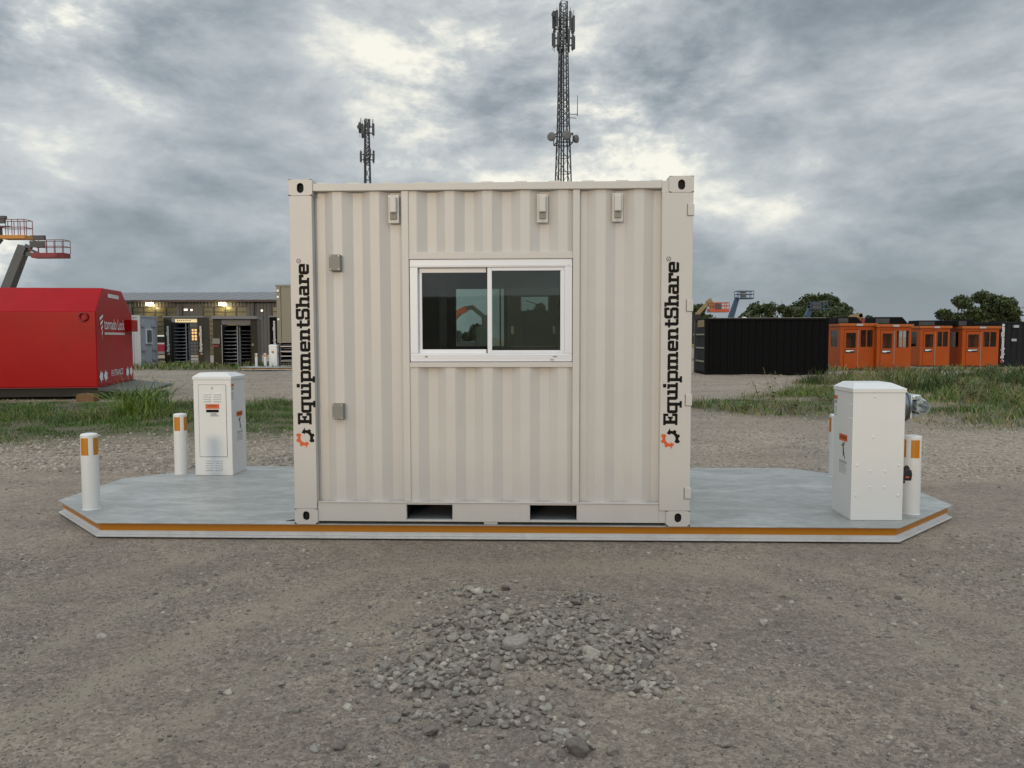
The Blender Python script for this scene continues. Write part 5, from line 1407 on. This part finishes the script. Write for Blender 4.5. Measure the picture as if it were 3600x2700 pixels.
h = at(3522, 1131, a[1] + .6)[2]; container_box(NC, 3.0, 6.0, h, P['navycont'])
q = MB(); q.box(.002, .30, -.012, .10, .05, h - .02); q.build('corner_post', P['navycont'], NC)
q = MB(); slab_text(q, 'EquipmentShare', 1.72, lambda u, v_, d: (.22 - v_, -.013 - d, .42 + u)); q.build('lettering', P['decal_white'], NC)
q = MB(); gear_half(q, 92, -38, .05, .075, .09, lambda u, v_, d: (u, -.013 - d, v_), .15, .28, .0007); q.build('gear_mark', P['decal_white'], NC)
q = MB(); gear_half(q, 272, 142, .05, .075, .09, lambda u, v_, d: (u, -.013 - d, v_), .15, .28, .0007); q.build('gear_mark', P['decal_orange'], NC)
q = MB(); q.box(.62, .86, -.12, .02, h - .30, h - .17); q.build('wall_lamp', P['galv'], NC)
q = MB(); q.box(.58, .82, -.03, .02, 1.28, 1.40); q.build('wall_plate', P['galv'], NC)

# ------------------------------------------------------------------ trees
def tree(label, px, ybase_px, ytop, wpx, Y, lobes, seed, dens=1.0, leaf=.23):
    rs = np.random.default_rng(seed); rnd = random.Random(seed)
    b = at(px, 1185, Y); zt = at(px, ytop, Y)[2]; wm = wpx / FPX * (Y + 5.7)
    root = thing('tree', label, 'tree', (b[0], Y, 0), 0, 'trees beyond the yard')
    q = MB(); zc0 = zt * .32
    q.cyl((0, 0, -.1), (.05, 0, zc0), .20, .14, n=9)
    C = []
    for (lx, lz, lr) in lobes:
        c = np.array([lx * wm / 2, rs.uniform(-.25, .25) * wm, lz * zt]); C.append((c, lr * wm / 2))
        q.cyl((.05, 0, zc0 * .9), tuple(c * np.array([.8, .8, .92])), .10, .03, n=7)
        for k in range(3):
            e = c + rs.normal(0, .5, 3) * lr * wm * .5; q.cyl(tuple(c * .7 + np.array([.0, 0, zc0 * .3])), tuple(e), .04, .012, n=5)
    q.build('trunk', P['bark'], root)
    for k in (-.6, 0, .55): C.append((np.array([k * wm / 2, 0, .30 * zt]), .42 * wm / 2))
    V = []; 
    for c, r in C:
        n = int(900 * dens * (r / .9) ** 2) + 120
        d = rs.normal(size=(n, 3)); d /= np.linalg.norm(d, axis=1)[:, None]
        rad = r * rs.random(n) ** .38
        p_ = c + d * rad[:, None] * np.array([1, 1, .78])
        # clump centres make the outline uneven
        m_ = max(6, n // 26); cc = p_[rs.integers(0, n, m_)] + rs.normal(0, .12 * r, (m_, 3))
        p_ = cc[rs.integers(0, m_, n)] * .55 + p_ * .45 + rs.normal(0, .10 * r, (n, 3))
        V.append(p_)
    p_ = np.concatenate(V); n = len(p_)
    a = rs.normal(size=(n, 3)); a /= np.linalg.norm(a, axis=1)[:, None]
    b_ = np.cross(a, rs.normal(size=(n, 3))); b_ /= np.linalg.norm(b_, axis=1)[:, None]
    s = leaf * rs.uniform(.6, 1.3, n)[:, None]
    vv = np.stack([p_ - a * s, p_ + b_ * s * .5, p_ + a * s, p_ - b_ * s * .5], 1).reshape(-1, 3)
    ff = np.arange(4 * n).reshape(-1, 4)
    o = np_mesh('crown', vv, ff, [P['leafA'], P['leafB']], (rs.random(n) < .33).astype(int), smooth=False); o.parent = root
    return root
tree('small dark tree tops just right of the office corner behind the tan boom', 2450, 1185, 1050, 110, 82, [(-.5, .72, .5), (.2, .80, .5), (.6, .6, .5), (-.2, .5, .6), (.9, .55, .3)], 1)
tree('loose grey green tree right of the blue raised basket', 2662, 1185, 1050, 150, 80, [(-.55, .62, .42), (-.1, .78, .42), (.45, .80, .4), (.0, .5, .6), (.7, .55, .45), (-.8, .45, .3)], 2)
tree('dark low tree between the loose tree and the big round tree', 2768, 1185, 1052, 120, 84, [(-.5, .80, .35), (.1, .72, .5), (.6, .70, .45), (0, .5, .7)], 3)
tree('big round dark green tree behind the second blue lift', 2890, 1185, 1036, 215, 86, [(-.55, .72, .42), (-.2, .86, .40), (.25, .86, .38), (.55, .68, .40), (0, .55, .7), (.85, .48, .3), (-.8, .5, .35)], 4, 1.2)
tree('small tree peeking out over the first orange booth', 3045, 1185, 1103, 70, 84, [(-.3, .7, .6), (.3, .85, .5), (.6, .6, .5)], 5)
tree('left part of the far right tree pair, narrower dark crown', 3352, 1185, 1025, 120, 82, [(-.55, .60, .45), (.05, .82, .48), (.45, .80, .45), (.0, .50, .7), (-.9, .62, .28), (.5, .5, .6)], 6)
tree('right part of the far right tree pair, wider crown with a high tip', 3480, 1185, 1018, 190, 83, [(-.35, .88, .30), (-.1, .78, .42), (.3, .74, .42), (.7, .62, .38), (.2, .50, .65), (-.5, .55, .5), (.9, .5, .25)], 7, 1.1)

tree('low green tree seen through the left office window pane behind the excavator', 1665, 1185, 1135, 90, 60, [(-.5, .6, .5), (.2, .8, .5), (.6, .6, .5), (0, .45, .7)], 8)
tree('green tree seen through the right office window pane over the dark cabin window', 1885, 1185, 1052, 95, 60, [(-.3, .72, .5), (.3, .84, .4), (.5, .6, .5), (-.1, .5, .7)], 9)

# ------------------------------------------------------------------ telecom towers
def lattice(m_, H, w0, w1, n, z0=0, leg=.10, br=.05, tri=False, x=0):
    sides = 3 if tri else 4
    def ringp(z):
        w = w0 + (w1 - w0) * (z - z0) / (H - z0)
        if tri: return [(w * .58 * math.cos(R(90 + 120 * k)), w * .58 * math.sin(R(90 + 120 * k)), z) for k in range(3)]
        return [(sx * w / 2, sy * w / 2, z) for sx, sy in ((-1, -1), (1, -1), (1, 1), (-1, 1))]
    zs = [z0 + (H - z0) * i / n for i in range(n + 1)]
    for za, zb in zip(zs, zs[1:]):
        A, B = ringp(za), ringp(zb)
        for k in range(sides):
            j = (k + 1) % sides
            m_.bar(A[k], B[k], leg); m_.bar(A[k], B[j], br) ; m_.bar(B[k], B[j], br)
            if za < z0 + (H - z0) * .35: m_.bar(A[j], B[k], br)
def panels(m_, z, rad, n, hgt_, wid, jit=0):
    for k in range(n):
        a = 2 * math.pi * k / n + .3; dx = random.uniform(-jit, jit)
        x, y = rad * math.cos(a), rad * math.sin(a)
        m_.box(x - wid / 2, x + wid / 2, y - .12, y + .12, z - hgt_ / 2 + dx, z + hgt_ / 2 + dx); m_.cyl((x, y, z - hgt_ * .75), (x, y, z + hgt_ * .75), .05, n=6)
    for k in range(3):
        a = 2 * math.pi * k / 3 + .3; b = a + 2 * math.pi / 3
        for dz in (-hgt_ * .3, hgt_ * .3):
            m_.bar((rad * math.cos(a), rad * math.sin(a), z + dz), (rad * math.cos(b), rad * math.sin(b), z + dz), .09); m_.bar((0, 0, z + dz), (rad * math.cos(a), rad * math.sin(a), z + dz), .09)
YT = 148.0
c = at(1980, 620, YT); zz_ = lambda py: at(1980, py, YT)[2]
T1 = thing('telecom_tower', 'tall dark lattice telecom tower with dishes rising behind the office roof', 'tower', (c[0], YT, 0), R(12))
m_px = (YT + 5.7) / FPX
q = MB(); lattice(q, zz_(440), 78 * m_px, 34 * m_px, 14, 0, .20, .09)
lattice(q, zz_(150), 34 * m_px, 24 * m_px, 12, zz_(440), .18, .08); lattice(q, zz_(8), 23 * m_px, 22 * m_px, 7, zz_(150), .15, .08)
for x in (-.5, .2): q.cyl((x, .3, 0), (x * .5, .3, zz_(170)), .16, .14, n=6)
q.build('lattice_mast', P['latt'], T1)
q = MB(); panels(q, zz_(80), 2.0, 9, 3.0, .45, .5); q.cyl((-2.0, -.5, zz_(58)), (-2.0, -1.0, zz_(58)), .55, n=14); q.build('panel_antennas', P['antenna'], T1)
q = MB(); panels(q, zz_(142), 2.05, 12, 2.4, .42, .6); q.build('panel_antennas', P['antenna'], T1)
q = MB()
for z in (zz_(474), zz_(506)):
    for sx, sy in ((-1, -1), (1, -1), (1, 1), (-1, 1)):
        nx_, ny_ = (sx, -sy) if sx * sy > 0 else (-sx, sy)
    e = 1.55
    for a, b in (((-e, -e), (e, -e)), ((e, -e), (e, e)), ((e, e), (-e, e)), ((-e, e), (-e, -e))): q.bar((*a, z), (*b, z), .16)
for sx in (-1, 1):
    for sy in (-1, 1): q.bar((sx * 1.55, sy * 1.55, zz_(506)), (sx * 1.55, sy * 1.55, zz_(474)), .14)
q.build('dish_platform', P['latt'], T1)
for dx, dy, sc in ((-2.2, -.5, 1), (2.1, .2, .95), (.1, -1.75, 1.05)):
    q = MB(); dz = zz_(487); dv = Vector((dx, dy, 0)).normalized() if abs(dx) > 1 else Vector((0, -1, 0)); dv = (dv + Vector((0, -1.0, 0))).normalized()
    p0 = Vector((dx, dy, dz)); pr2 = [(.25, -.05), (.62, .22), (.74, .5), (.74, .8), (.5, .98), (.02, 1.02)]
    for (ra, ta), (rb, tb) in zip(pr2, pr2[1:]): q.cyl(p0 + dv * ta, p0 + dv * tb, ra * sc * 1.15, rb * sc * 1.15, n=20, cap=False)
    q.build('dish_antenna', P['dish'], T1, smooth=True)
q = MB(); x_ = 50 * m_px; q.cyl((x_, 0, zz_(405)), (x_, 0, zz_(333)), .09, .05, n=6); q.cyl((1.0, 0, zz_(400)), (x_, 0, zz_(400)), .06, n=6); q.cyl((1.0, 0, zz_(413)), (x_ - .2, 0, zz_(413)), .06, n=6); q.build('whip_antenna', P['latt'], T1)
YS = 190.0
c = at(1292, 620, YS); zz2 = lambda py: at(1292, py, YS)[2]; m2 = (YS + 5.7) / FPX
T2 = thing('telecom_tower', 'smaller distant lattice telecom tower with two antenna clusters, left above the office roof', 'tower', (c[0], YS, 0), R(20))
q = MB(); lattice(q, zz2(580), 34 * m2, 17 * m2, 12, 0, .22, .12); lattice(q, zz2(420), 17 * m2, 13 * m2, 12, zz2(580), .22, .12)
q.cyl((-.45, 0, 0), (-.45, 0, zz2(430)), .22, n=6); q.build('lattice_mast', P['latt'], T2)
q = MB(); panels(q, zz2(455), 1.75, 7, 2.6, .6, .6); 
for a in (-1.5, .0, .8, 1.5): q.cyl((a, 0, zz2(450)), (a, 0, zz2(417)), .09, n=6)
q.cyl((-1.9, -.3, zz2(450)), (-1.9, -.9, zz2(450)), .6, n=12); q.build('panel_antennas', P['antenna'], T2)
q = MB(); panels(q, zz2(551), 1.7, 8, 2.2, .5, .6); q.build('panel_antennas', P['antenna'], T2)
